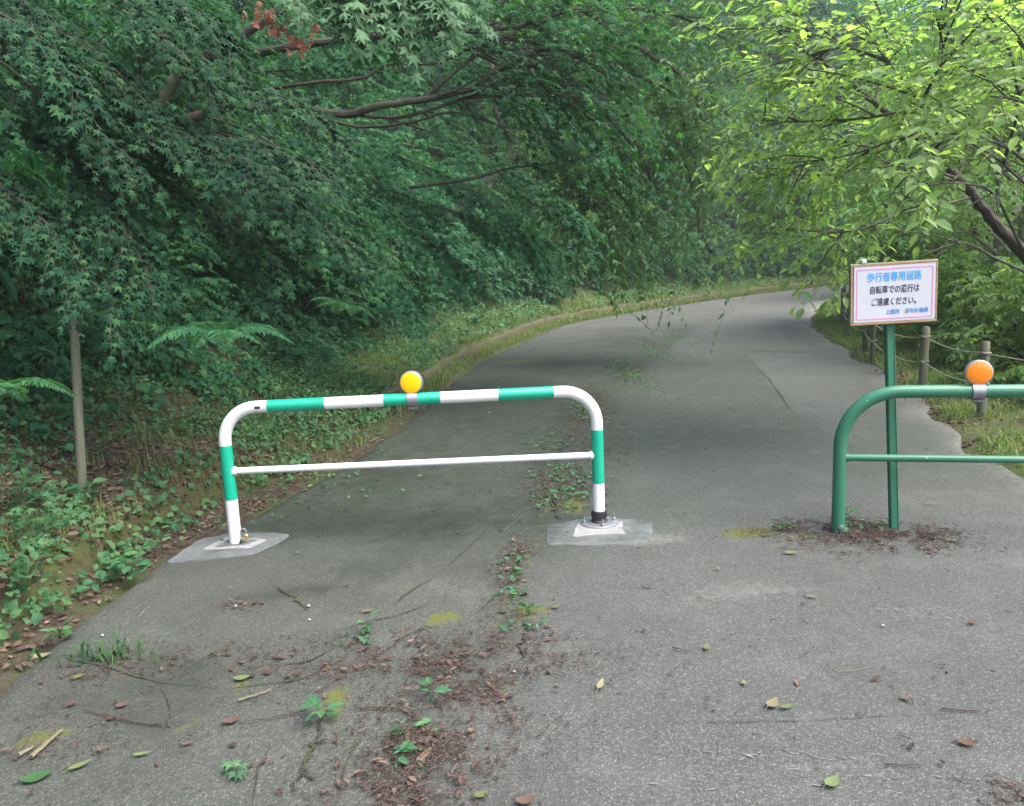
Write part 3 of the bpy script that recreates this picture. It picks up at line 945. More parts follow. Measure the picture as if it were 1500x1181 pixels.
f1 = slab("concrete_footing", [(803, 770), (840, 762), (880, 760), (930, 761), (955, 768), (957, 790), (925, 800), (850, 801), (806, 797)], -.03, .0055, MAT['concrete'], None, 2, .007, 1)
tag(f1, "grey concrete patch under the white barrier's right foot, with bolted round flange", "concrete footing")
slab("mortar_pad", [(847, 766), (914, 765), (911, 775), (917, 784), (880, 785), (838, 788)], .003, .0085, MAT['mortar'], f1, 3, .003, 1)
f2 = slab("concrete_footing", [(268, 806), (300, 789), (345, 781), (430, 782), (400, 800), (372, 812), (300, 822), (258, 826), (240, 826)], -.05, .0055, MAT['concrete'], None, 4, .005, 3)
tag(f2, "grey concrete patch under the white barrier's left foot at the gutter edge", "concrete footing")
mb_mortar = slab("mortar_frame", [(296, 807), (332, 788), (392, 792), (366, 805)], .003, .0085, MAT['mortar'], f2, 5, .002, 1)
slab("inner_concrete", [(314, 804), (338, 791), (380, 793), (360, 801)], .004, .0105, MAT['concrete'], f2, 6, .002, 1)

# ------------------------------------------------------------------ old green barrier, right lane
ga = gnd(1227, 780)
gyaw = -R_(13.5)
gb = empty("vehicle_barrier", (ga[0], ga[1], 0), gyaw)
tag(gb, "old plain green hoop barrier with orange round reflector, running out of frame right", "barrier")
GL, GH, GR = 2.05, .775, .29
gp = arc_frame(GL, GH, GR, 12)
mb = MB(); gp[0][2] = -.02; gp[-1][2] = -.02
mb.tube(gp, TR, 24); mb.build("frame", MAT['green'], gb)
zc = W(1290, 671, ga[1] - .05)[2]
mb = MB(); mb.tube([(TR * .6, 0, zc), (GL - TR * .6, 0, zc)], .0195, 16); mb.tube([(TR * .7, 0, zc), (TR + .008, 0, zc)], .024, 16)
mb.build("crossbar", MAT['green'], gb)
gx_ref = (W(1437, 568, ga[1] - .18)[0] - ga[0]) / math.cos(gyaw)
reflector(gb, gx_ref, GH, TR, MAT['lens_orange'], 1, R_(-16) - gyaw)
mb = MB(); mb.lathe([(.016, 0), (.016, .006), (.010, .008)], 14, (.012, -TR - .001, .040), Matrix.Rotation(R_(90), 3, 'X')); mb.tube([(.012, -TR, .04), (.012, -TR - .012, .04)], .006, 8)
mb.build("foot_bolt", MAT['galv'], gb)
mb = MB(); mb.tube([(.31, -.0, GH - TR - .012), (.31, 0, GH + TR + .003)], .004, 8); mb.build("through_bolt", MAT['galv'], gb)

# ------------------------------------------------------------------ notice on a green post
sp = gnd(1313, 779)
sp = sp + np.array([.01, .045, 0])
sign = empty("notice_sign", (sp[0], sp[1], 0), R_(-4))
tag(sign, "white hand lettered Japanese notice in a bare wood frame on a green post", "sign")
bc = W(1311, 429.5, sp[1] - .045)
BCX, BCZ = (bc[0] - sp[0]), bc[2]
mb = MB()
lean = np.array([BCX + .004, 0, BCZ - .15])
top = np.array([BCX - .012, .012, BCZ + .12])
def sq_post(mb, a, b, w, d):
    vs = []
    for p in (a, b):
        for s, t in ((-1, -1), (1, -1), (1, 1), (-1, 1)):
            for u, v in (((s * (w / 2 - .004)), t * d / 2), (s * w / 2, t * (d / 2 - .004))) if s * t > 0 else ((s * w / 2, t * (d / 2 - .004)), (s * (w / 2 - .004), t * d / 2)):
                vs.append((p[0] + u, p[1] + v, p[2]))
    mb.add(vs, [(k, (k + 1) % 8, 8 + (k + 1) % 8, 8 + k) for k in range(8)] + [tuple(range(8, 16)), tuple(reversed(range(8)))])
sq_post(mb, np.array([0, 0, -.02]), top, .043, .040)
mb.build("post", MAT['green_post'], sign)
BW, BHT = .438, .318
rb = Matrix.Rotation(R_(-1.2), 3, 'Y')
def bp(u, v, w=0.0):
    q = rb @ Vector((u, 0, v))
    return Vector((BCX + q[0], -.032 + w, BCZ + q[2]))
mb = MB()
mb.box(bp(0, 0), (BW, .016, BHT), rb, .002)
board = mb.build("board", MAT['green_post'], sign)
mb = MB()
for (cu, cv, su, sv2) in ((0, BHT / 2 - .0085, BW - .006, .013), (0, -BHT / 2 + .0075, BW - .006, .011), (-BW / 2 + .008, 0, .011, BHT - .034), (BW / 2 - .0075, 0, .009, BHT - .034)):
    mb.box(bp(cu, cv, -.010), (su, .006, sv2), rb, .0015)
mb.build("wood_edge", MAT['board'], sign)
mb = MB()
mb.box(bp(.004, 0, -.0095), (.408, .004, .288), rb, .001)
sheet = mb.build("paper_sheet", MAT['paper'], sign)
mb = MB()
for (cu, cv, su, sv2) in ((.004, .127, .380, .0055), (.004, -.127, .380, .0055), (-.184, 0, .0055, .2485), (.192, 0, .0055, .2485)):
    mb.box(bp(cu, cv, -.0122), (su, .0012, sv2), rb)
mb.build("pink_border", MAT['pink'], sheet, False)
mb = MB(); mb.box(bp(-.150, BHT / 2 + .010, -.004), (.024, .022, .022), rb, .003); mb.build("white_clip", MAT['paper'], sign)

def lettering(name, text, u, v, size, width, mat, bold):
    cu = bpy.data.curves.new(name, 'FONT')
    cu.body = text
    cu.size = size
    cu.align_x = 'LEFT'
    cu.offset = bold
    cu.extrude = .0004
    tmp = bpy.data.objects.new(name, cu)
    COL.objects.link(tmp)
    bpy.context.view_layer.update()
    me = bpy.data.meshes.new_from_object(tmp.evaluated_get(bpy.context.evaluated_depsgraph_get()))
    bpy.data.objects.remove(tmp)
    co = np.zeros(len(me.vertices) * 3)
    me.vertices.foreach_get("co", co)
    co = co.reshape(-1, 3)
    x0, x1 = co[:, 0].min(), co[:, 0].max()
    k = width / (x1 - x0)
    out = []
    for p in co:
        q = bp(u + (p[0] - x0) * k, v + p[1], -.0126 - p[2])
        out += [q[0], q[1], q[2]]
    me.vertices.foreach_set("co", out)
    me.materials.clear(); me.materials.append(mat)
    me.update()
    return link(name, me, sheet)
# pixel scale of the board: 1 px = 3.6 mm
lettering("heading_lettering", "歩行者専用道路", -.133, .068, .050, .270, MAT['blue_ink'], .0006)
lettering("message_lettering", "自転車での通行は", -.118, .006, .042, .245, MAT['black_ink'], .0006)
lettering("message_lettering", "ご遠慮ください。", -.110, -.056, .042, .222, MAT['black_ink'], .0006)
lettering("office_lettering", "上越市", -.038, -.103, .026, .069, MAT['blue_ink_small'], .0002)
lettering("office_lettering", "都市計画課", .056, -.103, .026, .117, MAT['blue_ink_small'], .0002)

# ------------------------------------------------------------------ wooden stake on the bank
def pole(mb, a, b, r, n=14, seed=0, cut=.006):
    r_ = np.random.default_rng(seed)
    a, b = np.array(a, float), np.array(b, float)
    P = [a * (1 - t) + b * t + np.append(r_.normal(0, r * .03, 2), 0) for t in np.linspace(0, 1, 7)]
    rad = [r * (1 + .04 * r_.normal()) * (1.06 - .1 * i / 6) for i in range(7)]
    P.append(b + (b - a) / np.linalg.norm(b - a) * cut)
    rad.append(rad[-1] * .86)
    mb.tube(P, rad, n)
def on_ground(px, py):
    z = 0
    for _ in range(30):
        p = gnd(px, py, z)
        z = z * .5 + hz(p[0], p[1]) * .5
    return gnd(px, py, z)
s0 = on_ground(119, 722)
s1 = W(108, 466, s0[1] + .05)
mb = MB(); pole(mb, s0 - np.array([0, 0, .1]), s1, .0265, 14, 3)
st = mb.build("wooden_stake", MAT['stake'])
tag(st, "tall weathered round wooden stake standing alone on the leafy left bank", "stake")

# ------------------------------------------------------------------ rope fence along the right verge
fence = empty("rope_fence", (4.3, 7.0, 0))
tag(fence, "low rope fence of weathered wooden posts curving along the right verge", "fence")
fposts = [((1437, 612), .66, .038, 'post', 0), ((1351, 571), .66, .040, 'post', .01), ((1300, 549), .62, .033, 'post', 0), ((1278, 531), .64, .032, 'post_dark', 0), ((1268, 515), .70, .036, 'post_dark', -.06),
          ((1240, 496), .74, .036, 'post_dark', .03), ((1234, 477), .80, .042, 'post', 0)]
tops = []
for i, ((px, py), h, r, mt, ln) in enumerate(fposts):
    p = on_ground(px, py)
    q = p + np.array([ln, 0, h])
    tops.append((p, q))
    mb = MB(); pole(mb, p - np.array([0, 0, .12]), q, r, 12, 20 + i)
    o = mb.build("post", MAT[mt], None, True); o.parent = fence; o.matrix_parent_inverse = Matrix.Translation((-4.3, -7.0, 0))
for i, (xx, yy) in enumerate([(7.6, 17.2), (9.6, 20.4), (12.6, 24.6), (4.35, 5.1), (4.7, 3.4)]):
    p = np.array([xx, yy, hz(xx, yy)]); q = p + np.array([0, 0, .7])
    tops.append((p, q)) if i < 3 else tops.insert(0, (p, q))
    mb = MB(); pole(mb, p - np.array([0, 0, .12]), q, .04, 12, 50 + i)
    o = mb.build("post", MAT['post']); o.parent = fence; o.matrix_parent_inverse = Matrix.Translation((-4.3, -7.0, 0))
for frac, sag in ((.86, .05), (.46, .06)):
    mb = MB()
    P = []
    for (a0, a1), (b0, b1) in zip(tops[:-1], tops[1:]):
        A = a0 + (a1 - a0) * frac; B = b0 + (b1 - b0) * frac
        L = np.linalg.norm(B - A)
        for t in np.linspace(0, 1, 10, endpoint=False):
            off = .04 * np.array([-1, -.3, 0]) * (1 if t == 0 else .3)
            P.append(A * (1 - t) + B * t - np.array([0, 0, sag * L * .55 * 4 * t * (1 - t)]) + off)
    P.append(tops[-1][0] + (tops[-1][1] - tops[-1][0]) * frac)
    mb.tube(P, .0062, 7)
    for (a0, a1) in tops:
        A = a0 + (a1 - a0) * frac
        ring = [A + .043 * np.array([math.cos(a), math.sin(a), .12 * math.sin(a * .5)]) for a in np.linspace(0, 2 * math.pi, 15)]
        mb.tube(ring, .008, 6)
    o = mb.build("rope", MAT['rope']); o.parent = fence; o.matrix_parent_inverse = Matrix.Translation((-4.3, -7.0, 0))
# ------------------------------------------------------------------ trees
def limb_pts(P, n=6):
    return catmull(np.array(P, float), n)

def tree(name, label, base, trunk_paths, leaf_specs, bark, leafm, group=None, extra=None):
    """trunk_paths: list of (points, r0, r1); leaf_specs: list of dicts for twig sprays"""
    root = empty(name, tuple(base))
    tag(root, label, "tree", group)
    b = np.array(base, float)
    mb = MB()
    for P, r0, r1 in trunk_paths:
        Q = limb_pts(P, 6)
        k = len(Q)
        wob = rng.normal(0, min(r0, .03) * .15, Q.shape); wob[0] = 0
        Q = Q + wob
        mb.tube([q - b for q in Q], list(np.linspace(r0, r1, k)), 9 if r0 > .03 else 6)
    mb.build("trunk", MAT[bark], root)
    lb = LB()
    for sp_ in leaf_specs:
        sp_ = dict(sp_)
        S = sp_.pop('S') - b
        spray(lb, S, **sp_)
    if extra: extra(lb, b)
    cr = lb.build("crown", [MAT[leafm], MAT['twig']], root)
    return root

def along(paths, per_m, lo=.3, spread=.12):
    """points scattered along limbs, with the limb's direction"""
    S, T = [], []
    for P in paths:
        Q = limb_pts(P, 8)
        L = np.linalg.norm(np.diff(Q, axis=0), axis=1).sum()
        n = max(2, int(L * per_m))
        u = rng.uniform(lo, 1, n) * (len(Q) - 1.001)
        i = u.astype(int); f = (u - i)[:, None]
        S.append(Q[i] * (1 - f) + Q[i + 1] * f + rng.normal(0, spread, (n, 3)))
        T.append(nrm(Q[i + 1] - Q[i]))
    return np.concatenate(S), np.concatenate(T)

def Wp(*pts):
    return [W(*p) for p in pts]

TREES = []
# --- near maple at the left edge: drooping sprays
base = np.array([-6.0, 6.6, hz(-6.0, 6.6) - .2])
tr = base + np.array([.2, -.2, 2.6])
NB = np.array([.42, -.38, .82])
def boughs(lst, dens, width, lead=.15):
    """flat drooping sheets of twigs on both sides of each bough"""
    S, D, L = [], [], []
    for P in lst:
        Q = limb_pts(P, 10)
        ln = np.linalg.norm(np.diff(Q, axis=0), axis=1).sum()
        n = int(dens * ln)
        u = rng.uniform(lead, 1, n) * (len(Q) - 1.001)
        i = u.astype(int); f = (u - i)[:, None]
        T = nrm(Q[i + 1] - Q[i])
        lat = nrm(np.cross(T, NB)) * rng.choice([-1, 1], (n, 1))
        S.append(Q[i] * (1 - f) + Q[i + 1] * f + rng.normal(0, .025, (n, 3)))
        D.append(T * .75 + lat * rng.uniform(.15, 1.0, (n, 1)) - np.array([0, 0, .12]) + rng.normal(0, .10, (n, 3)))
        L.append(width * rng.uniform(.45, 1.1, n))
    return np.concatenate(S), np.concatenate(D), np.concatenate(L)
BP = [[(-60, -90, 5.6), (40, 10, 5.3), (140, 80, 5.2), (240, 165, 5.1)], [(-40, -20, 5.6), (90, 85, 5.3), (250, 185, 5.1), (350, 240, 5.0), (430, 285, 4.9)], [(60, 60, 6.0), (200, 160, 5.8), (360, 205, 5.6), (465, 245, 5.5)],
      [(120, -60, 6.0), (210, 30, 5.8), (270, 80, 5.7), (300, 110, 5.7)], [(0, 90, 5.6), (130, 190, 5.4), (270, 280, 5.3), (400, 365, 5.3)], [(-120, 180, 4.9), (0, 270, 4.8), (80, 340, 4.7), (165, 445, 4.6)],
      [(-40, 140, 5.2), (80, 210, 5.0), (150, 285, 4.9), (215, 395, 4.8)], [(-150, 60, 5.2), (0, 130, 5.0), (100, 175, 4.9), (190, 230, 4.9)],
      [(-130, -30, 5.0), (0, 20, 4.9), (70, 70, 4.8), (120, 130, 4.8)],
      [(220, 40, 6.6), (340, 110, 6.5), (430, 150, 6.4), (490, 200, 6.4)], [(200, 200, 6.8), (380, 290, 6.7), (470, 330, 6.6), (520, 360, 6.7)], [(100, -90, 5.4), (210, -20, 5.2), (290, 20, 5.1), (330, 60, 5.1)]]
bl = [Wp(*b) for b in BP]
S, D, L = boughs(bl, 70, .40)
lk = [[tr + rng.normal(0, .3, 3), (tr + b[0]) / 2 + np.array([0, 0, .3]), b[0]] for b in bl]
# upper crown above the frame, unseen, added to shade the left side
ct = rng.normal(0, 1, (700, 3)) * np.array([1.5, 1.3, .7]) + np.array([-4.2, 5.6, 5.4])
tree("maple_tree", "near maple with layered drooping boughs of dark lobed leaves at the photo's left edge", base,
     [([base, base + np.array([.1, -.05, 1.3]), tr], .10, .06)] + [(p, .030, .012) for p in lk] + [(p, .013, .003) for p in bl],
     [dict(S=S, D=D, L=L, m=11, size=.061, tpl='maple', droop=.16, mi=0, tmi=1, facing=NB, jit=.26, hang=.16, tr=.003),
      dict(S=ct, D=rng.normal(0, 1, ct.shape) * np.array([1, 1, .3]), L=rng.uniform(.4, .7, len(ct)), m=9, size=.085, tpl='maple', droop=.3, mi=0, tmi=None, facing=(0, 0, 1), jit=.3, hang=.2)], 'bark', 'maple_shaded')

# --- light maple branch at the top centre with withered leaves
base = np.array([-5.2, 9.0, hz(-5.2, 9.0) - .2])
tr = base + np.array([.5, -.6, 3.2])
paths = [[tr, W(380, -60, 5.5), W(520, -20, 4.6), W(560, 12, 4.4)], [tr, W(420, -70, 5.4), W(560, -40, 4.7), W(640, 12, 4.4)], [tr, W(380, -80, 5.6), W(470, -35, 4.6), W(500, 5, 4.4)], [W(560, -40, 4.7), W(560, -20, 4.6), W(525, 55, 4.5)],
         [W(420, -70, 5.4), W(420, -30, 5.0), W(440, 15, 4.6)], [W(560, -40, 4.7), W(650, -30, 4.6), W(700, -5, 4.5)]]
S, T = along(paths, 9, .6, .04)
Dn = T + np.array([.2, -.2, -.1]) + rng.normal(0, .3, T.shape)
dead_p = Wp((372, 20, 4.9), (395, 35, 4.9), (405, 50, 4.9), (430, 60, 4.9), (455, 55, 4.9), (385, 28, 4.9), (440, 66, 4.9), (415, 30, 4.9))
mt = tree("maple_tree", "maple hanging pale green lobed leaves from the photo's top edge", base,
     [([base, base + np.array([.2, -.2, 1.6]), tr], .09, .06)] + [(p, .012, .004) for p in paths],
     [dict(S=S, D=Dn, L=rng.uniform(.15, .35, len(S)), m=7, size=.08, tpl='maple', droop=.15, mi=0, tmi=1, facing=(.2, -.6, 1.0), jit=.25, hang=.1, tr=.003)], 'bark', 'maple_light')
lb = LB()
for q in dead_p:
    n = 7
    P = np.array(q) - base + rng.normal(0, .035, (n, 3))
    lb.leaf(P, np.array([0, 0, -1]) + rng.normal(0, .6, (n, 3)), rng.normal(0, 1, (n, 3)), rng.uniform(.04, .07, n), 'maple')
A = np.array([W(350, -5, 4.95) - base, W(430, 25, 4.95) - base]); C = np.array([W(440, 62, 4.9) - base, W(460, 50, 4.9) - base])
lb.twigs(A, (A + C) / 2 + .01, C, np.array([.004, .003]), 1)
o = lb.build("withered_spray", [MAT['withered_spray'], MAT['twig']], mt)
tag(o, "withered red-brown leaves")

# --- maple whose bare dark limbs reach over the bank
base = on_ground(190, 470); base = np.array([base[0], base[1], base[2]])
b0 = W(195, 330, 8.2)
base = np.array([b0[0] - .2, 8.2, hz(b0[0] - .2, 8.2) - .2])
fork = W(215, 190, 8.2)
l1 = Wp((215, 190, 8.2), (250, 125, 8.2), (300, 85, 8.1), (365, 45, 8.0), (470, -20, 8.0))
l2 = Wp((215, 190, 8.2), (300, 168, 8.2), (350, 156, 8.1), (430, 160, 8.0), (505, 167, 8.0), (560, 155, 7.9), (620, 146, 7.9), (690, 130, 7.8), (725, 105, 7.8), (775, 80, 7.8), (850, 55, 7.8))
l3 = Wp((300, 85, 8.1), (370, 78, 8.0), (450, 66, 7.9), (540, 52, 7.9), (620, 45, 7.9), (700, 45, 7.9), (770, 36, 7.8), (850, 10, 7.8))
l4 = Wp((505, 167, 8.0), (580, 172, 8.0), (640, 158, 7.9), (690, 140, 7.9), (760, 120, 7.9), (820, 135, 7.9))
l5 = Wp((620, 146, 7.9), (650, 120, 7.9), (690, 85, 7.9), (720, 60, 7.9), (770, 50, 7.9))
l6 = Wp((400, 130, 8.2), (470, 120, 8.1), (530, 115, 8.1), (570, 95, 8.1), (640, 92, 8.0), (700, 70, 8.0), (760, 75, 8.0))
l7 = Wp((690, 130, 7.8), (720, 128, 7.8), (760, 150, 7.8), (800, 170, 7.8))
l8 = Wp((620, 45, 7.9), (680, 70, 7.9), (730, 95, 7.9), (790, 120, 7.9), (840, 160, 7.9))
l9 = Wp((430, 160, 8.0), (520, 185, 8.2), (600, 180, 8.2), (660, 165, 8.2), (720, 180, 8.2))
l10 = Wp((600, 275, 8.6), (690, 262, 8.4), (740, 248, 8.4), (800, 240, 8.3), (880, 228, 8.2))
subs = [l4, l5, l6, l7, l8, l9, l10]
fine = []
for P in [l2, l3, l4, l5, l6, l8]:
    Q = limb_pts(P, 6)
    for k in range(9):
        i = rng.integers(len(Q) // 2, len(Q) - 2)
        d = nrm(Q[i + 1] - Q[i]) + np.array([.1, 0, rng.choice([-.5, .5])]) + rng.normal(0, .35, 3)
        L = rng.uniform(.4, 1.1)
        fine.append([Q[i], Q[i] + d * L * .5 + rng.normal(0, .04, 3), Q[i] + d * L + np.array([0, 0, -.1])])
S, T = along([l1, l3, l5, l6, l8] + fine, 4.2, .5, .15)
S2 = np.array([W(px, py, Y) for px, py, Y in [(rng.uniform(250, 900), rng.uniform(-60, 60), rng.uniform(7.2, 9.2)) for _ in range(150)]])
T2 = nrm(np.array([.6, -.3, 0]) + rng.normal(0, .4, S2.shape))
S = np.vstack([S, S2]); T = np.vstack([T, T2])
Dn = T + np.array([.2, -.1, -.1]) + rng.normal(0, .4, T.shape)
b2 = [Wp(*b) for b in [[(430, 170, 9), (560, 220, 8.8), (680, 270, 8.6), (770, 335, 8.5)], [(480, 230, 9.2), (600, 290, 9), (720, 325, 8.9), (785, 355, 8.9)], [(560, 170, 9.4), (700, 220, 9.2), (800, 280, 9), (860, 330, 9)],
      [(380, 200, 8.8), (500, 270, 8.6), (600, 330, 8.6), (680, 400, 8.7)], [(330, 240, 8.4), (450, 320, 8.2), (540, 380, 8.2), (600, 430, 8.3)], [(300, 170, 9.4), (430, 210, 9.4), (560, 250, 9.4)], [(330, 110, 9.6), (480, 100, 9.6), (600, 110, 9.5), (700, 160, 9.4)],
      [(250, 60, 9.6), (330, 30, 9.6), (450, 60, 9.5), (520, 90, 9.5)], [(600, 60, 9.6), (700, 110, 9.5), (800, 150, 9.4), (880, 210, 9.4)], [(500, 10, 9.6), (620, 20, 9.6), (740, 60, 9.5)], [(640, 300, 10), (740, 335, 9.9), (805, 362, 9.8)]]]
S3, D3, L3 = boughs(b2, 34, .55)
tree("maple_tree", "maple with long bare dark limbs reaching right above the bank", base,
     [([base, W(200, 260, 8.2), fork], .13, .09), (l1, .075, .03), (l2, .055, .018), (l3, .045, .015)] + [(p, .022, .007) for p in subs] + [(p, .009, .003) for p in fine] + [(p, .015, .004) for p in b2],
     [dict(S=S3, D=D3, L=L3, m=10, size=.085, tpl='maple', droop=.3, mi=0, tmi=None, facing=NB, jit=.25, hang=.15),
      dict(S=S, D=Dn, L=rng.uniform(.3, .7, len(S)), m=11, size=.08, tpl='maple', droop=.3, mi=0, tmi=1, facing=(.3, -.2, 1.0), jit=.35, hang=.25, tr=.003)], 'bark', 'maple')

# --- zelkova leaning over the road from the left bank
zb = W(770, 420, 19); zb = np.array([zb[0] - 3.4, 19, hz(zb[0] - 3.4, 19) - .2])
zf = W(745, -70, 17)
zl_ = [Wp((745, -70, 17), (720, 120, 13.5), (760, 220, 12.3), (800, 250, 12), (870, 228, 12), (930, 260, 12)), Wp((745, -70, 17), (740, 60, 13), (800, 80, 12), (900, 90, 12), (1000, 150, 11.8), (1040, 230, 11.6)),
      Wp((745, -70, 17), (760, 0, 13), (850, 10, 12), (980, 20, 11.5), (1070, 60, 11.2)), Wp((740, 250, 12), (800, 275, 11.8), (845, 300, 11.6), (872, 322, 11.5)), Wp((800, 80, 12), (880, 160, 11.6), (940, 230, 11.4), (960, 300, 11.3)),
      Wp((800, 80, 12), (850, 180, 11.8), (880, 250, 11.6), (925, 305, 11.5)), Wp((850, 10, 12), (950, 80, 11.3), (1010, 120, 11), (1030, 180, 11)), Wp((740, 60, 13), (780, 170, 12), (830, 210, 11.8), (850, 290, 11.6)),
      Wp((900, 90, 12), (960, 130, 11.7), (1000, 230, 11.4), (1015, 272, 11.3)), Wp((745, -70, 17), (790, -60, 13), (900, -60, 11.6), (1080, -20, 11.2)), Wp((760, 220, 12.3), (750, 275, 12.2), (785, 300, 12), (820, 322, 11.8))]
fine = []
for P in zl_:
    Q = limb_pts(P, 6)
    for k in range(8):
        i = rng.integers(len(Q) // 3, len(Q) - 2)
        d = nrm(Q[i + 1] - Q[i]) + rng.normal(0, .45, 3)
        L = rng.uniform(.4, 1.0)
        fine.append([Q[i], Q[i] + d * L * .5, Q[i] + d * L + np.array([0, 0, -.08 * L])])
S, T = along(zl_ + fine, 16, .12, .26)
Dn = T * .5 + np.array([.1, -.15, -.05]) + rng.normal(0, .6, T.shape)
tree("zelkova_tree", "zelkova hanging fine olive green leaves over the road's left side", zb,
     [([zb, W(765, 200, 18.5), zf], .16, .10)] + [(p, .05, .012) for p in zl_] + [(p, .010, .003) for p in fine],
     [dict(S=S, D=Dn, L=rng.uniform(.25, .55, len(S)), m=11, size=.095, tpl='zelk', droop=.3, mi=0, tmi=1, facing=(.3, -.3, .9), jit=.5, hang=.22, tr=.003)], 'bark', 'zelkova')

# --- cherry leaning in from the right
cb = np.array([6.35, 7.4, hz(6.35, 7.4) - .3])
c_tr = [cb] + Wp((1560, 450, 7.3), (1500, 372, 7.2), (1450, 318, 7.1), (1405, 262, 7.0), (1340, 200, 6.9), (1280, 150, 6.7), (1210, 95, 6.5), (1130, 40, 6.3))
c_b = [Wp((1500, 372, 7.2), (1520, 300, 6.6), (1470, 240, 6.2), (1400, 195, 6.0), (1350, 150, 5.8), (1300, 90, 5.7), (1250, 20, 5.6)),
       Wp((1500, 398, 7.2), (1455, 377, 6.9), (1420, 358, 6.7), (1388, 360, 6.6), (1350, 375, 6.5)),
       Wp((1420, 290, 7.0), (1370, 302, 6.8), (1320, 312, 6.6), (1285, 328, 6.5), (1235, 340, 6.4), (1170, 337, 6.3), (1105, 332, 6.2)),
       Wp((1405, 262, 7.0), (1340, 245, 6.7), (1265, 246, 6.5), (1200, 256, 6.4), (1110, 255, 6.3)),
       Wp((1400, 195, 6.0), (1350, 196, 6.0), (1310, 206, 6.0), (1240, 228, 6.0), (1150, 240, 6.0)),
       Wp((1340, 165, 5.9), (1300, 168, 5.9), (1240, 175, 5.9), (1160, 178, 5.9), (1100, 175, 5.9)),
       Wp((1280, 150, 6.7), (1240, 130, 6.5), (1180, 120, 6.4), (1120, 125, 6.3)), Wp((1470, 240, 6.2), (1490, 160, 5.8), (1480, 80, 5.4), (1440, 10, 5.2)), Wp((1520, 300, 6.6), (1560, 220, 5.6), (1540, 130, 5.0), (1490, 60, 4.7)),
       Wp((1350, 150, 5.8), (1380, 80, 5.6), (1370, 20, 5.5)), Wp((1210, 95, 6.5), (1180, 40, 6.3), (1150, -20, 6.2)), Wp((1500, 372, 7.2), (1460, 290, 6.6), (1420, 270, 6.2), (1370, 270, 6.0), (1300, 285, 5.9)),
       Wp((1520, 300, 6.6), (1520, 260, 5.6), (1480, 220, 5.1), (1420, 200, 4.9), (1360, 215, 4.8)), Wp((1560, 220, 5.6), (1540, 180, 5.0), (1500, 150, 4.7), (1450, 140, 4.6)), Wp((1300, 90, 5.7), (1240, 70, 5.7), (1190, 80, 5.7)),
       Wp((1340, 200, 6.9), (1280, 215, 6.8), (1220, 205, 6.7), (1150, 210, 6.6)), Wp((1280, 150, 6.7), (1300, 80, 6.8), (1290, 20, 6.8), (1260, -40, 6.8)), Wp((1405, 262, 7.0), (1420, 180, 7.2), (1410, 100, 7.3), (1430, 30, 7.3)), Wp((1235, 340, 6.4), (1215, 365, 6.35), (1200, 390, 6.3), (1190, 394, 6.3))]
fine = []
for P in c_b[:-1]:
    Q = limb_pts(P, 6)
    for k in range(6):
        i = rng.integers(len(Q) // 4, len(Q) - 2)
        d = nrm(Q[i + 1] - Q[i]) * .8 + rng.normal(0, .45, 3)
        L = rng.uniform(.25, .6)
        fine.append([Q[i], Q[i] + d * L * .5, Q[i] + d * L + np.array([0, 0, -.05])])
S, T = along(c_b[:1] + c_b[2:] + fine, 13, .2, .10)
sk = ~((S[:, 0] > 2.9) & (S[:, 2] < 2.35)) & (np.linalg.norm(S - W(1450, 318, 7.1), axis=1) > .5)
S, T = S[sk], T[sk]
Dn = T + np.array([-.15, -.15, -.05]) + rng.normal(0, .45, T.shape)
tree("cherry_tree", "cherry with slanting dark trunk and sunlit yellow-green leaves above the notice", cb,
     [(c_tr, .072, .006)] + [(p, .014, .005) for p in c_b] + [(p, .008, .003) for p in fine],
     [dict(S=S, D=Dn, L=rng.uniform(.18, .38, len(S)), m=7, size=.088, tpl='ovate', droop=.15, mi=0, tmi=1, facing=(-.1, -.25, 1.0), jit=.38, hang=.18, tr=.003)], 'bark', 'cherry')

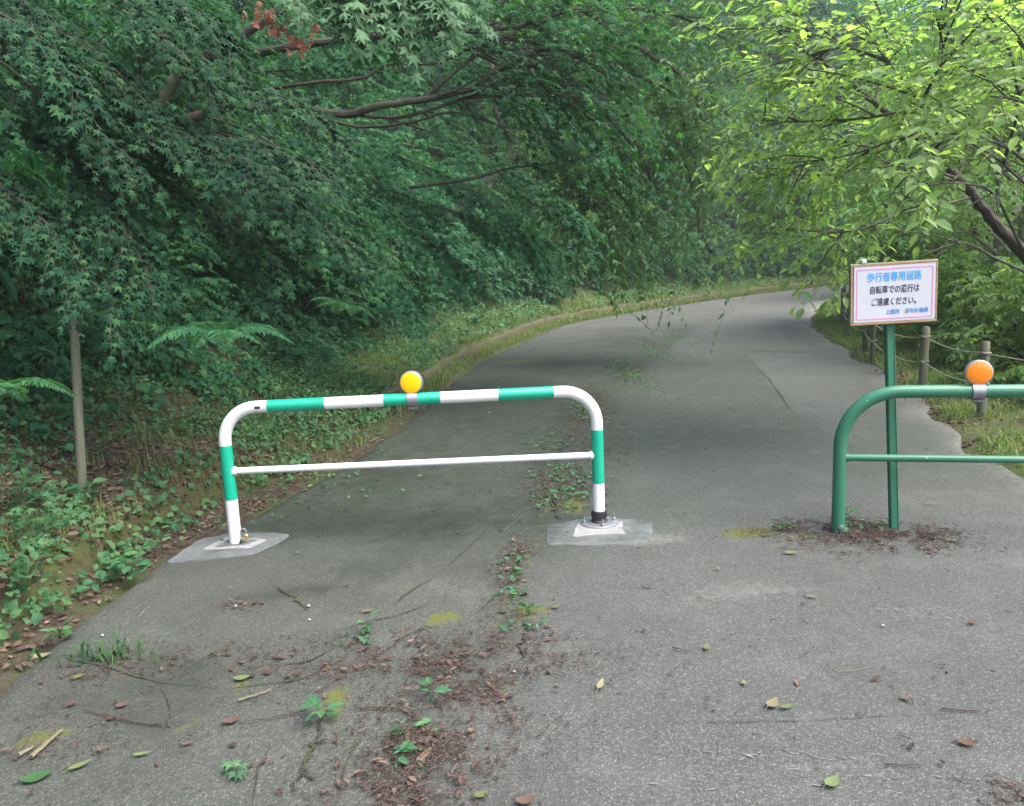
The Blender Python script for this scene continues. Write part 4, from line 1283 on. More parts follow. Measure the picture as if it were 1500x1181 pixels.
# ------------------------------------------------------------------ kinds of background tree and shrub, each built once and copied
def proto_tree(name, h, rad, nlobes, ntwig, m, size, tpl, leafm, bark, seed, low=.15, stems=1):
    r = np.random.default_rng(seed)
    root = empty(name)
    mb = MB()
    lobes = []
    for i in range(nlobes):
        a = 2 * math.pi * i / nlobes * 1.618 * 2 + r.uniform(0, .8)
        t = (i + .5) / nlobes
        zz = h * (low + (1 - low) * t)
        rr = rad * (1.05 - .75 * t ** 1.6) * r.uniform(.45, .95)
        lobes.append(np.array([rr * math.cos(a), rr * math.sin(a), zz]))
    for s in range(stems):
        tx = r.normal(0, rad * .12, 2) if stems > 1 else np.zeros(2)
        P = [np.array([tx[0] * .3, tx[1] * .3, -.4]), np.array([tx[0], tx[1], h * .35]), np.array([tx[0] * 2.0 + r.normal(0, .1), tx[1] * 2.0, h * .9])]
        mb.tube(limb_pts(P, 5), list(np.linspace(.035 * h ** .6 * 1.3, .012, 11)), 8)
    for L in lobes:
        st = np.array([0, 0, max(.1, L[2] - rad * .45)])
        mb.tube(limb_pts([st, (st + L) / 2 + np.array([0, 0, .1]), L], 4), list(np.linspace(.018 * h ** .5, .006, 9)), 5)
    mb.build("trunk", MAT[bark], root)
    lb = LB()
    per = ntwig // nlobes
    for L in lobes:
        lr = rad * r.uniform(.38, .6)
        d = nrm(r.normal(0, 1, (per, 3)) * np.array([1, 1, .75]) + np.array([0, 0, .15]))
        S = L + d * lr * r.uniform(.25, .85, (per, 1)) * np.array([1, 1, .7])
        out = d * np.array([1, 1, .5]) + nrm(np.array([L[0], L[1], 0.001])) * .35 + r.normal(0, .25, (per, 3))
        fc = (d[:, None, :] * np.array([.5, .5, .2]) + np.array([0, 0, 1.0]))
        spray(lb, S, out, r.uniform(.35, .7, per) * rad * .38, m, size, tpl, droop=.45, mi=0, tmi=None, facing=fc, jit=.35, hang=.3)
    lb.build("crown", [MAT[leafm], MAT['twig']], root)
    return root

def put(proto, first, x, y, s, rz, label, cat, group=None, sz=1.0, dz=0.0):
    o = proto if first else copy_tree(proto)
    o.location = (x, y, hz(x, y) + dz)
    o.scale = (s, s, s * sz)
    o.rotation_euler = (0, 0, rz)
    tag(o, label, cat, group)
    return o

karc = np.concatenate([[0], np.cumsum(np.linalg.norm(np.diff(KERB, axis=0), axis=1))])
ky5 = np.interp(5.0, KERB[:, 1], karc)
def kp(s, d):
    s = s + ky5                       # arc length counted from beside the white barrier
    i = int(np.clip(np.searchsorted(karc, s) - 1, 0, len(KERB) - 2))
    t = (s - karc[i]) / (karc[i + 1] - karc[i] + 1e-9)
    p = KERB[i] * (1 - t) + KERB[i + 1] * t
    tgv = nrm(KERB[i + 1] - KERB[i])
    return p + np.array([-tgv[1], tgv[0]]) * d

ORD = ["first", "second", "third", "fourth", "fifth", "sixth", "seventh", "eighth", "ninth", "tenth", "eleventh", "twelfth", "thirteenth", "fourteenth", "fifteenth", "sixteenth", "seventeenth", "eighteenth", "nineteenth", "twentieth",
       "twenty-first", "twenty-second", "twenty-third", "twenty-fourth", "twenty-fifth", "twenty-sixth", "twenty-seventh", "twenty-eighth", "twenty-ninth", "thirtieth"]
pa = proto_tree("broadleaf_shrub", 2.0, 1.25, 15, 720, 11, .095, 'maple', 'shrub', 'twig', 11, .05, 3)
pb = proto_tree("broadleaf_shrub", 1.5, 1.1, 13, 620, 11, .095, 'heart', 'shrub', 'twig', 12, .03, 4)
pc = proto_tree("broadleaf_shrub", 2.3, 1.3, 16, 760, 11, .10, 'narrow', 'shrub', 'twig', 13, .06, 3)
kinds = [(pa, "lobed dark leaves"), (pb, "broad heart leaves"), (pc, "narrow drooping leaves")]
used = {0: True, 1: True, 2: True}
cnt = {}
row = []
for s in np.arange(1.2, 44, 1.5):
    row.append((s, (1.9 if s > 5 else 2.4) + rng.uniform(-.2, .3), rng.uniform(.6, .85) * (1 if s < 7 else 1.3), 'front'))
for s in np.arange(-1.5, 46, 1.75):
    row.append((s, 3.3 + rng.uniform(-.3, .4), rng.uniform(1.1, 1.6), 'second'))
cf = 0; cs2 = 0
for j, (s, d, sc, rw) in enumerate(row):
    k = int(rng.integers(0, 3))
    x, y = kp(s, d)
    if rw == 'front':
        lab = f"low shrub with {kinds[k][1]}, {ORD[cf]} along the front of the left bank"; cf += 1
    else:
        lab = f"tall shrub with {kinds[k][1]}, {ORD[cs2]} in the taller row behind the bank's front shrubs"; cs2 += 1
    put(kinds[k][0], used[k], x, y, sc, rng.uniform(0, 6.28), lab, "shrub", "leafy shrubs along the left bank", 1.0, -.1)
    used[k] = False

# hillside trees
ha = proto_tree("hillside_tree", 5.5, 2.3, 24, 1300, 11, .13, 'simple', 'wood_far', 'bark', 21, .12)
hb = proto_tree("hillside_tree", 6.5, 2.2, 24, 1300, 11, .12, 'maple', 'maple', 'bark', 22, .18)
hc = proto_tree("hillside_tree", 4.6, 2.4, 22, 1200, 11, .14, 'simple', 'shrub', 'bark', 23, .08)
hk = [ha, hb, hc]; uh = [True] * 3
hs = []
for s in np.arange(-2.5, 48, 2.9):
    hs.append((s + rng.uniform(-.5, .5), 5.4 + rng.uniform(-.4, .5), rng.uniform(.85, 1.1)))
for s in np.arange(-3, 52, 3.6):
    hs.append((s + rng.uniform(-.8, .8), 8.6 + rng.uniform(-.6, .8), rng.uniform(1.0, 1.4)))
for s in np.arange(4, 58, 5.0):
    hs.append((s + rng.uniform(-.8, .8), 13 + rng.uniform(-1, 1), rng.uniform(1.5, 1.9)))
for s in np.arange(24, 52, 2.3):
    hs.append((s + rng.uniform(-.5, .5), 4.8 + rng.uniform(-.4, .6), rng.uniform(1.25, 1.6)))
for s in np.arange(22, 56, 3.0):
    hs.append((s + rng.uniform(-.5, .5), 8.5 + rng.uniform(-.6, 1), rng.uniform(1.8, 2.3)))
for s, d, sc in hs:
    k = int(rng.integers(0, 3))
    x, y = kp(s, d)
    put(hk[k], uh[k], x, y, sc, rng.uniform(0, 6.28), "dense dark green tree crowded among others on the hillside above the left bank", "tree", "trees crowded on the hillside")
    uh[k] = False

# right-hand side: trees beyond the fence
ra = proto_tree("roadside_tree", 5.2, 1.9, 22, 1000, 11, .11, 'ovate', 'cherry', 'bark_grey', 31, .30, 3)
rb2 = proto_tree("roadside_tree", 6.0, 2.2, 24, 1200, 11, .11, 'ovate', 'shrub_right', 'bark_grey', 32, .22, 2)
ur = [True, True]; rk = [ra, rb2]
RT = [(8.6, 17.2, .92, 0, "multi-stemmed grey tree rising just behind the notice board", None), (6.6, 10.4, .66, 1, "small double-stemmed tree in the bushes behind the orange reflector", None),
      (9.6, 13.0, .85, 0, "pale green tree between the cherry's trunk and the multi-stemmed tree", None)]
fill = "light green tree among the others filling the slope right of the road"
for xx, yy, sc, k in [(14, 25, 1.15, 0), (10.5, 15.8, 1.0, 1), (18.5, 28.5, 1.3, 1), (20, 24, 1.6, 1), (22, 33, 1.5, 0), (24, 28, 1.9, 1), (8.2, 14.2, .8, 1), (17, 24, 1.5, 0), (26, 36, 1.7, 1), (21, 29.5, 1.6, 0), ]:
    RT.append((xx, yy, sc, k, fill, "trees on the slope right of the road"))
for xx, yy, sc, k, lab, gr in RT:
    put(rk[k], ur[k], xx, yy, sc * (1.35 if gr else 1), rng.uniform(0, 6.28), lab, "tree", gr)
    ur[k] = False

# bushes behind the rope fence
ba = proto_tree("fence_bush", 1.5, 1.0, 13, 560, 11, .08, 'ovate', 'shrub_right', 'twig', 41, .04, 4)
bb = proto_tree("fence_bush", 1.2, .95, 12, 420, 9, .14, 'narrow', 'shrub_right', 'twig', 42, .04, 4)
ub = [True, True]; bk = [ba, bb]
for i, (xx, yy, sc, k) in enumerate([(5.6, 6.9, .8, 1), (6.3, 8.3, .95, 0), (6.9, 9.9, .85, 0), (7.6, 11.6, .95, 1), (6.4, 6.0, 1.0, 0), (7.8, 8.6, 1.2, 0), (8.6, 13.6, 1.1, 0), (9.4, 16.2, 1.0, 0), (8.4, 10.6, 1.3, 1), (11, 20.2, 1.1, 1), (13, 23.4, 1.2, 0), (15.5, 27, 1.2, 0), (18.6, 31.2, 1.3, 1), (9.3, 7.4, 1.4, 0), (5.7, 4.9, .9, 0), (5.5, 7.9, .85, 0), (5.9, 9.3, .8, 1), (6.6, 11.4, .9, 0), (7.0, 13.2, .9, 0), (6.9, 7.4, 1.1, 0), (5.2, 6.2, .6, 1), (8.0, 15.6, 1.0, 0), (7.4, 10.2, 1.3, 0)]):
    lab = f"bright green bush with {'long pointed' if k else 'small oval'} leaves, {ORD[i]} behind the rope fence"
    put(bk[k], ub[k], xx, yy, sc, rng.uniform(0, 6.28), lab, "bush", "bushes behind the rope fence", 1.0, -.05)
    ub[k] = False

# far wood beyond the bend: one mass
lb = LB()
S = []
for _ in range(1500):
    s = rng.uniform(30, 75); d = rng.uniform(7, 18)
    x, y = kp(s, d) if s < 55 else (rng.uniform(20, 60), rng.uniform(48, 70))
    S.append((x, y, hz(x, y) + rng.uniform(.3, 7)))
for _ in range(1500):
    x = rng.uniform(20, 62); y = rng.uniform(10, 62)
    S.append((x, y, rng.uniform(-1, 9 + .35 * (x - 20))))
for _ in range(500):
    x = rng.uniform(-26, -8); y = rng.uniform(6, 30)
    S.append((x, y, hz(x, y) + rng.uniform(.3, 6)))
S = np.array(S)
spray(lb, S, rng.normal(0, 1, S.shape) + np.array([0, -.4, 0]), rng.uniform(.8, 1.6, len(S)), 15, .36, 'simple', droop=.35, facing=(0, -.3, 1), jit=.5)
fw = lb.build("far_woodland", [MAT['wood_far']])
tag(fw, "dark wooded hillside closing the view beyond the bend", "woodland", None, "stuff")

# ------------------------------------------------------------------ ferns and leafy plants on the bank
def fern_mesh(seed, nf=8, L=.62):
    r = np.random.default_rng(seed)
    lb = LB()
    for i in range(nf):
        a = 2 * math.pi * i / nf + r.uniform(-.3, .3)
        o = np.array([math.cos(a), math.sin(a), 0])
        l = L * r.uniform(.75, 1.15)
        k = 30
        u = np.linspace(.06, 1, k)
        X = o[None] * (l * (u * .95))[:, None]
        X[:, 2] = l * (.75 * u - .85 * u * u)
        T = nrm(np.gradient(X, axis=0))
        side = np.array([-math.sin(a), math.cos(a), 0])
        w = l * .24 * np.sin(np.clip(u * 1.02, 0, 1) ** .65 * math.pi) ** .8 + .012
        for s in (-1, 1):
            D = side[None] * s + T * .35 + r.normal(0, .05, X.shape) - np.array([0, 0, .18])
            lb.leaf(X, D, np.tile(np.array([0, 0, 1.0]), (k, 1)) + T * 0, w * r.uniform(.9, 1.1, k), 'pinna')
        lb.twigs(X[:1], X[k // 2:k // 2 + 1], X[-1:], np.array([.004]), 0)
    return lb.build("fern", [MAT['fern']])

fp = [fern_mesh(1, 9, .36), fern_mesh(2, 8, .42), fern_mesh(3, 10, .32)]
uf = [True] * 3
def slope_rot(x, y, rz):
    e = .15
    n = Vector((-(hz(x + e, y) - hz(x - e, y)) / (2 * e), -(hz(x, y + e) - hz(x, y - e)) / (2 * e), 1)).normalized()
    n = (n + Vector((0, 0, .8))).normalized()
    return (n.to_track_quat('Z', 'Y').to_matrix() @ Matrix.Rotation(rz, 3, 'Z')).to_euler()
FERN = [(325, 500, "large arching fern nearest the white barrier's left corner"), (190, 505, "fern with upright fronds just right of the wooden stake's top half"), (255, 560, "fern low on the bank between stake and white barrier"), (60, 520, "fern left of the wooden stake at the photo's edge"),
        (420, 480, "fern behind the white barrier's first green band"), (505, 455, "fern behind the white barrier's first white section"), (20, 440, "fern under the maple sprays at the photo's left edge"), (140, 450, "fern right behind the wooden stake's top"), (255, 460, "fern in the dark hollow between stake and barrier"),
        (590, 440, "fern above the yellow reflector, deep in the bank"), (660, 430, "fern on the bank above the barrier's last green band"), (370, 540, "small fern beside the barrier's bent corner"), (455, 520, "small fern over the barrier's left green band"), (90, 600, "small fern left of the stake's lower half"),
        (540, 500, "fern just left of the yellow reflector"), (10, 580, "fern in the leaf litter at the photo's left edge"), (720, 425, "fern half way to the road bend on the left bank"), (780, 420, "farthest fern in view on the left bank")]
for i, (px, py, lab) in enumerate(FERN):
    p = on_ground(px, py)
    k = i % 3
    o = fp[k] if uf[k] else fp[k].copy()
    if not uf[k]: COL.objects.link(o)
    uf[k] = False
    o.location = (p[0], p[1], p[2] + .02)
    s = rng.uniform(.8, 1.15) * (.7 if i in (3, 13) else 1.25 if i in (0, 1, 2, 4, 5, 8) else 1) * (1 if i != 11 and i != 12 and i != 13 else .7)
    o.scale = (s, s, s)
    o.rotation_euler = slope_rot(p[0], p[1], rng.uniform(0, 6.28))
    tag(o, lab, "fern", "ferns on the left bank")

# scatter helpers for what nobody could count
def region(n, fn, x0, x1, y0, y1):
    x = rng.uniform(x0, x1, n); y = rng.uniform(y0, y1, n)
    dl = dleft(x, y); dr = dright(x, y)
    p = fn(x, y, dl, dr)
    k = rng.random(n) < p
    x, y = x[k], y[k]
    return x, y, height(x, y, dl[k], dr[k]), dl[k], dr[k]

# ground cover on the left bank
lb = LB()
def cov(x, y, dl, dr):
    d = np.clip((dl + .10) / .15, 0, 1) * np.clip((3.6 - dl) / 1.0, 0, 1)
    near = np.clip((y - 5.0) / 2.0, .0, 1)
    patch = np.clip((fbm(x, y, 1.3) - .30) * 5, .08, 1)
    litter = np.where((y < 6.6) & (dl < 1.15), .22 + .78 * np.clip((fbm(x + 3, y, 1.1) - .5) * 6, 0, 1), 1)
    return d * patch * litter
x, y, z, dl, dr = region(70000, cov, -7.5, 2.5, 2.2, 13)
n = len(x)
h = rng.uniform(.02, .20, n) * np.clip(.35 + dl * .6, .3, 1.3)
P = np.stack([x, y, z + h], -1)
D = rng.normal(0, 1, (n, 3)) + np.array([.6, -.4, -.1])
lb.leaf(P, D, np.array([.2, -.25, 1.0]) + rng.normal(0, .35, (n, 3)), rng.uniform(.022, .062, n), 'heart')
x, y, z, dl, dr = region(52000, cov, -7.5, 2.5, 2.2, 10)
n = len(x)
lb.leaf(np.stack([x, y, z + rng.uniform(.01, .14, n)], -1), rng.normal(0, 1, (n, 3)) + np.array([.6, -.4, .1]), np.array([.2, -.25, 1.0]) + rng.normal(0, .4, (n, 3)), rng.uniform(.02, .07, n), 'zelk')
x, y, z, dl, dr = region(13000, lambda x, y, dl, dr: np.clip((dl + .22) / .1, 0, 1) * np.clip((.45 - dl) / .2, 0, 1) * np.clip((fbm(x, y, 2.2) - .36) * 6, .05, 1), -3.2, -.8, 2.2, 9)
n = len(x)
lb.leaf(np.stack([x, y, np.maximum(z, 0) + rng.uniform(.01, .09, n)], -1), rng.normal(0, 1, (n, 3)) + np.array([.7, -.5, -.3]), np.array([.4, -.4, .8]) + rng.normal(0, .35, (n, 3)), rng.uniform(.025, .065, n), 'heart')
x, y, z, dl, dr = region(60000, lambda x, y, dl, dr: np.clip((dl + .02) / .1, 0, 1) * np.clip((3.4 - dl) / 1.0, 0, 1) * np.clip((fbm(x, y, 1.0) - .38) * 5, .05, 1), -1.5, 22, 12, 42)
n = len(x)
lb.leaf(np.stack([x, y, z + rng.uniform(.02, .25, n)], -1), rng.normal(0, 1, (n, 3)) + np.array([.6, -.4, -.1]), np.array([.2, -.25, 1.0]) + rng.normal(0, .35, (n, 3)), rng.uniform(.07, .15, n), 'simple')
tag(lb.build("ground_cover", [MAT['cover']]), "low leafy ground cover spread over the left bank", "ground cover", None, "stuff")

def blades(lb, x, y, z, hmin, hmax, w, bend=.5, mi=0, hang=None):
    n = len(x)
    a = rng.uniform(0, 2 * math.pi, n)
    o = np.stack([np.cos(a), np.sin(a), np.zeros(n)], -1)
    if hang is not None: o = nrm(o * .5 + hang)
    s = np.stack([-o[:, 1], o[:, 0], np.zeros(n)], -1)
    H = rng.uniform(hmin, hmax, n)
    Bd = rng.uniform(.2, 1, n) * bend
    b = np.stack([x, y, z - .01], -1)
    m = b + o * (H * Bd * .35)[:, None] + np.array([0, 0, 1.0]) * (H * .6)[:, None]
    t = b + o * (H * Bd)[:, None] + np.array([0, 0, 1.0]) * (H * (1 - .35 * Bd))[:, None]
    ww = (w * rng.uniform(.6, 1.3, n))[:, None]
    V = np.stack([b - s * ww, b + s * ww, m + s * ww * .75, m - s * ww * .75, t], 1).reshape(-1, 3)
    idx = (np.array([0, 1, 2, 3, 3, 2, 4])[None] + (np.arange(n) * 5)[:, None]).ravel()
    lb.put(V, np.tile([4, 3], n), idx, mi)

# undergrowth: a knee-high tangle over the bank behind the grass
lb = LB()
x, y, z, dl, dr = region(26000, lambda x, y, dl, dr: np.clip((dl - .9) / .4, 0, 1) * np.clip((4.5 - dl) / 1.0, 0, 1) * np.clip((fbm(x, y, 1.1) - .30) * 4, .1, 1), -8, 3, 3, 15)
for tp, sz_, fr in (('heart', .075, .4), ('maple', .07, .65), ('pinna', .085, 1.0)):
    k = rng.random(len(x)) < fr if fr < 1 else np.ones(len(x), bool)
    S = np.stack([x[k], y[k], z[k] + rng.uniform(.05, .55, k.sum()) * np.clip(dl[k] - .7, .2, 1)], -1)
    spray(lb, S, np.array([.6, -.35, .25]) + rng.normal(0, .5, S.shape), rng.uniform(.15, .35, len(S)), 7 if tp != 'pinna' else 16, sz_, tp, droop=.6, facing=(.35, -.35, .85), jit=.25, hang=.2)
    x, y, z, dl = x[~k], y[~k], z[~k], dl[~k]
x, y, z, dl, dr = region(14000, lambda x, y, dl, dr: np.clip((dl - 1.0) / .5, 0, 1) * np.clip((4.0 - dl) / 1.0, 0, 1), -2, 24, 13, 46)
S = np.stack([x, y, z + rng.uniform(.05, .7, len(x)) * np.clip(dl - .8, .2, 1)], -1)
spray(lb, S, np.array([.6, -.35, .3]) + rng.normal(0, .5, S.shape), rng.uniform(.25, .5, len(S)), 8, .12, 'simple', droop=.6, facing=(.35, -.35, .85), jit=.3, hang=.2)
tag(lb.build("undergrowth", [MAT['shrub']]), "knee-high tangle of broad leaves and fern fronds over the left bank", "undergrowth", None, "stuff")

# grass strip along the left kerb
lb = LB()
def gl(x, y, dl, dr):
    el = sdist(x, y, ELEFT, 1)
    a = np.clip((el - .0) / .12, 0, 1) * np.clip((1.9 - dl) / .8, 0, 1) * np.clip((y - 6.0) / 4.0, 0.0, 1)
    kerbgap = np.where((dl > -.02) & (dl < .13), .25, 1)
    return a * kerbgap * np.clip((fbm(x, y, 1.6) - .28) * 4, .1, 1)
x, y, z, dl, dr = region(210000, gl, -4.5, 5, 5.5, 24)
blades(lb, x, y, np.maximum(z, 0), .04, .13, .0045, .8)
x, y, z, dl, dr = region(120000, gl, 1, 22, 20, 42)
blades(lb, x, y, np.maximum(z, 0), .06, .18, .010, .8)
x, y, z, dl, dr = region(42000, lambda x, y, dl, dr: np.clip((dl + .05) / .1, 0, 1) * np.clip((1.2 - dl) / .5, 0, 1) * np.clip((fbm(x + 5, y, 1.9) - .46) * 6, .02, 1), -4.5, -.6, 2.4, 9)
blades(lb, x, y, np.maximum(z, 0), .04, .13, .003, 1.0)
tag(lb.build("kerbside_grass", [MAT['grass']]), "short grass growing along the left kerb towards the bend", "grass", None, "stuff")

# grass and straw on the right verge
lb = LB()
def gr(x, y, dl, dr):
    a = np.clip((dr + .06) / .12, 0, 1) * np.clip((2.2 - dr) / .9, 0, 1)
    return a * np.clip((fbm(x, y, 1.5) - .33) * 4, .08, 1)
x, y, z, dl, dr = region(260000, gr, 3, 10, 4, 18)
k = rng.random(len(x)) < np.clip((dr - .15) * .9, .2, .75)
blades(lb, x[~k], y[~k], z[~k], .03, .12, .0045, .9)
blades(lb, x[k], y[k], z[k], .02, .08, .004, 1.8, 1)
x, y, z, dl, dr = region(50000, gr, 6, 18, 17, 36)
blades(lb, x, y, z, .05, .15, .010, .9)
tag(lb.build("verge_grass", [MAT['grass'], MAT['dry']]), "short grass and straw on the right verge below the rope fence", "grass", None, "stuff")

# dry grass hanging over the bank edge near the barrier
lb = LB()
for px, py, w_, cnt_ in [(q[0], q[1], q[2], int(q[3] * .4)) for q in [(300, 690, .22, 260), (255, 705, .12, 120), (160, 790, .10, 90), (330, 672, .15, 150), (500, 585, .25, 200), (440, 620, .2, 150), (560, 560, .2, 140), (210, 750, .1, 70)]]:
    c = on_ground(px, py)
    x = c[0] + rng.normal(0, w_, cnt_); y = c[1] + rng.normal(0, w_, cnt_)
    dd = dleft(x, y)
    k = (dd > .0) & (dd < .5)
    x, y = x[k], y[k]
    zz = height(x, y)
    n = len(x)
    L = rng.uniform(.07, .18, n)
    o = nrm(np.array([.8, -.5, 0]) + rng.normal(0, .3, (n, 3)))
    b = np.stack([x, y, zz + .02], -1)
    m = b + o * (L * .5)[:, None] + np.array([0, 0, .05])
    t = b + o * (L * .85)[:, None] - np.array([0, 0, 1]) * (L * .5)[:, None]
    lb.twigs(b, m, t, np.full(n, .0015), 0)
tag(lb.build("dry_grass", [MAT['dry']]), "dry straw coloured grass hanging over the bank edge left of the white barrier", "grass", None, "stuff")

# dead leaves: bank, gutter, verge
lb = LB()
def dead(lb, x, y, z, smin, smax, tpl='ovate', mi=0, lift=.02):
    n = len(x)
    lb.leaf(np.stack([x, y, z + rng.uniform(.002, lift, n)], -1), rng.normal(0, 1, (n, 3)) * np.array([1, 1, .2]), np.array([.1, -.1, 1.0]) + rng.normal(0, .45, (n, 3)), rng.uniform(smin, smax, n), tpl, mi)
x, y, z, dl, dr = region(26000, lambda x, y, dl, dr: np.clip(dl / .05, 0, 1) * np.clip((2.2 - dl) / 1.0, 0, 1) * np.clip((7.5 - y) / 2.5, .12, 1) * .8, -5, -.6, 2.6, 9)
dead(lb, x, y, z, .025, .065)
def gut(x, y, dl, dr):
    el = sdist(x, y, ELEFT, 1)
    return np.clip((el + .02) / .1, 0, 1) * np.clip(-dl / .04, 0, 1) * np.clip((8 - y) / 4, .1, 1) * np.clip((fbm(x, y, 3) - .3) * 5, .1, 1)
x, y, z, dl, dr = region(26000, gut, -3.2, -.6, 2.2, 9)
dead(lb, x, y, z, .015, .045)
x, y, z, dl, dr = region(22000, lambda x, y, dl, dr: np.clip((dr + .45) / .5, 0, 1) * np.clip((2.4 - dr) / 1, 0, 1) * np.clip((fbm(x, y, 1.8) - .40) * 6, 0.04, 1), 3, 8, 4.0, 15)
dead(lb, x, y, z, .025, .07)
tag(lb.build("leaf_litter", [MAT['dead']]), "brown dead leaves carpeting the bank foot, gutter and right verge", "leaf litter", None, "stuff")

# ------------------------------------------------------------------ debris on the road
def scatter_px(blobs, dens=1.0):
    X = []
    for px, py, rx, ry, n in blobs:
        c = gnd(px, py)
        n = int(n * dens)
        q = np.stack([c[0] + rng.normal(0, rx * 1.15, n), c[1] + rng.normal(0, ry * 1.15, n)], -1)
        X.append(q[rng.random(n) < np.clip((fbm(q[:, 0], q[:, 1], 9) - .31) * 5, .10 + .9 * (q[:, 1] > 4.6), 1)])
    return np.concatenate(X)
nblobs = [(700, 965, .20, .10, 420), (620, 985, .28, .06, 260), (560, 950, .20, .07, 200), (430, 975, .22, .05, 130), (680, 1030, .14, .12, 420), (640, 1080, .12, .10, 480), (600, 1130, .12, .10, 330), (580, 1175, .10, .06, 160),
          (745, 850, .05, .14, 150), (760, 810, .05, .12, 120), (830, 720, .13, .22, 420), (815, 680, .16, .25, 260), (840, 640, .10, .30, 200), (885, 660, .14, .2, 160), (875, 590, .10, .5, 520), (920, 545, .12, .7, 620), (960, 510, .14, .9, 420), (1000, 488, .16, 1.2, 240), (850, 610, .08, .3, 200),
          (1240, 775, .16, .05, 380), (1280, 790, .18, .05, 520), (1330, 785, .12, .06, 260), (1200, 770, .16, .06, 240), (1140, 780, .14, .05, 90), (1290, 810, .2, .05, 90), (1370, 800, .1, .05, 50), (350, 888, .06, .03, 60), (70, 1085, .15, .1, 90),
          (120, 985, .16, .05, 130), (1480, 1170, .06, .05, 60), (980, 900, .9, .6, 110), (1200, 1050, .8, .4, 110), (400, 1080, .5, .2, 130), (1000, 620, 1.4, 1.5, 120), (650, 560, .5, 1.5, 120), (600, 760, .6, .7, 80), (760, 930, .08, .12, 130), (250, 960, .2, .06, 60)]
xy = scatter_px(nblobs, 3.0)
n = len(xy)
lb = LB()
a = rng.uniform(0, 6.28, n)
L = rng.uniform(.008, .05, n) * rng.uniform(.4, 1, n)
dv = np.stack([np.cos(a), np.sin(a), rng.normal(0, .12, n)], -1)
P0 = np.stack([xy[:, 0], xy[:, 1], rng.uniform(.006, .016, n)], -1)
P1 = P0 + dv * (L * .5)[:, None] + np.stack([rng.normal(0, .004, n), rng.normal(0, .004, n), rng.uniform(0, .004, n)], -1)
P2 = P0 + dv * L[:, None]; P2[:, 2] = np.maximum(P2[:, 2], .005)
lb.twigs(P0, P1, P2, rng.uniform(.0007, .0019, n), 0)
k = rng.random(n) < .5
m = k.sum()
lb.leaf(P0[k], dv[k], np.array([0, 0, 1]) + rng.normal(0, .4, (m, 3)), rng.uniform(.006, .020, m), 'narrow')
k = rng.random(n) < .035
m = k.sum()
lb.leaf(P0[k] + np.array([0, 0, .004]), dv[k], np.array([0, 0, 1]) + rng.normal(0, .3, (m, 3)), rng.uniform(.02, .045, m), 'ovate', 1)
tag(lb.build("needle_litter", [MAT['needle'], MAT['dead']]), "reddish brown cedar bits and needles gathered on the road's centre seam and post feet", "litter", None, "stuff")

# sprouts along the seam and gutter: too many and small to count
lb = LB()
sprouts = [(830, 700, .12, .2, 130), (830, 730, .1, .12, 80), (860, 600, .08, .5, 260), (920, 545, .10, .7, 360), (955, 515, .11, .8, 240), (985, 496, .12, 1.0, 140), (755, 830, .03, .12, 35), (810, 650, .12, .2, 60), (770, 920, .05, .04, 25), (745, 870, .03, .05, 20), (1250, 775, .1, .04, 40),
           (640, 1060, .04, .04, 16), (590, 1110, .03, .03, 12), (545, 940, .05, .03, 14), (560, 600, .25, .9, 260), (480, 690, .25, .5, 160), (700, 520, .35, 2, 220), (260, 770, .25, .2, 60)]
xy = scatter_px(sprouts)
n = len(xy)
lb.leaf(np.stack([xy[:, 0], xy[:, 1], rng.uniform(.006, .03, n)], -1), rng.normal(0, 1, (n, 3)) * np.array([1, 1, .3]), np.array([0, -.1, 1]) + rng.normal(0, .35, (n, 3)), rng.uniform(.02, .05, n), 'ovate')
tag(lb.build("seam_weeds", [MAT['cover']]), "tiny green weeds sprouting along the road's centre seam and edges", "weeds", None, "stuff")

# weeds one can point at
def weed(px, py, n, size, label, tpl='ovate', spread=.05, rise=.05, mat='cover'):
    c = on_ground(px, py)
    z0 = max(c[2], 0.004)
    lb = LB()
    a = rng.uniform(0, 6.28, n); r = rng.uniform(.1, 1, n) * spread
    P = np.stack([r * np.cos(a) * .5, r * np.sin(a) * .5, .01 + rng.uniform(.2, 1, n) * rise], -1)
    D = np.stack([np.cos(a), np.sin(a), rng.uniform(-.1, .5, n)], -1)
    lb.leaf(P, D, np.array([0, -.15, 1]) + rng.normal(0, .25, (n, 3)), size * rng.uniform(.7, 1.2, n), tpl)
    lb.twigs(np.zeros((n, 3)), P * .6, P, np.full(n, .0016), 0)
    o = lb.build("weed", [MAT[mat]])
    o.location = (c[0], c[1], z0)
    tag(o, label, "weed")
weed(472, 1075, 9, .055, "broad-leaved weed growing out of the crack near the photo's lower left")
weed(632, 1048, 7, .055, "upright leafy weed on the litter, right of the crack's weed")
weed(588, 1105, 9, .035, "small weed with pointed leaves in the litter at bottom centre", 'narrow')
weed(540, 940, 7, .05, "flat weed in the brown litter left of the centre seam")
weed(775, 918, 12, .045, "small bushy weed beside the yellow moss patch on the seam", 'narrow')
weed(1152, 790, 12, .045, "low rosette weed left of the green barrier's foot", 'narrow', .06, .02)
weed(1240, 770, 8, .05, "weed growing against the green barrier's foot")
weed(348, 1158, 7, .04, "lone bright sprout on the asphalt at the bottom left", 'maple', .04, .015, 'maple_light')
weed(195, 860, 22, .075, "clump of round leaves at the bank foot left of the left footing", 'heart', .14, .12)
weed(40, 860, 20, .07, "large leafy clump over the gutter at the photo's left edge", 'heart', .26, .22)
weed(60, 800, 26, .065, "leafy clump on the bank edge below the wooden stake", 'maple', .3, .25)
weed(30, 750, 24, .07, "leafy clump on the bank at the photo's left edge beside the stake", 'maple', .3, .25)
weed(125, 735, 12, .085, "broad leaves at the wooden stake's foot", 'heart', .12, .10)
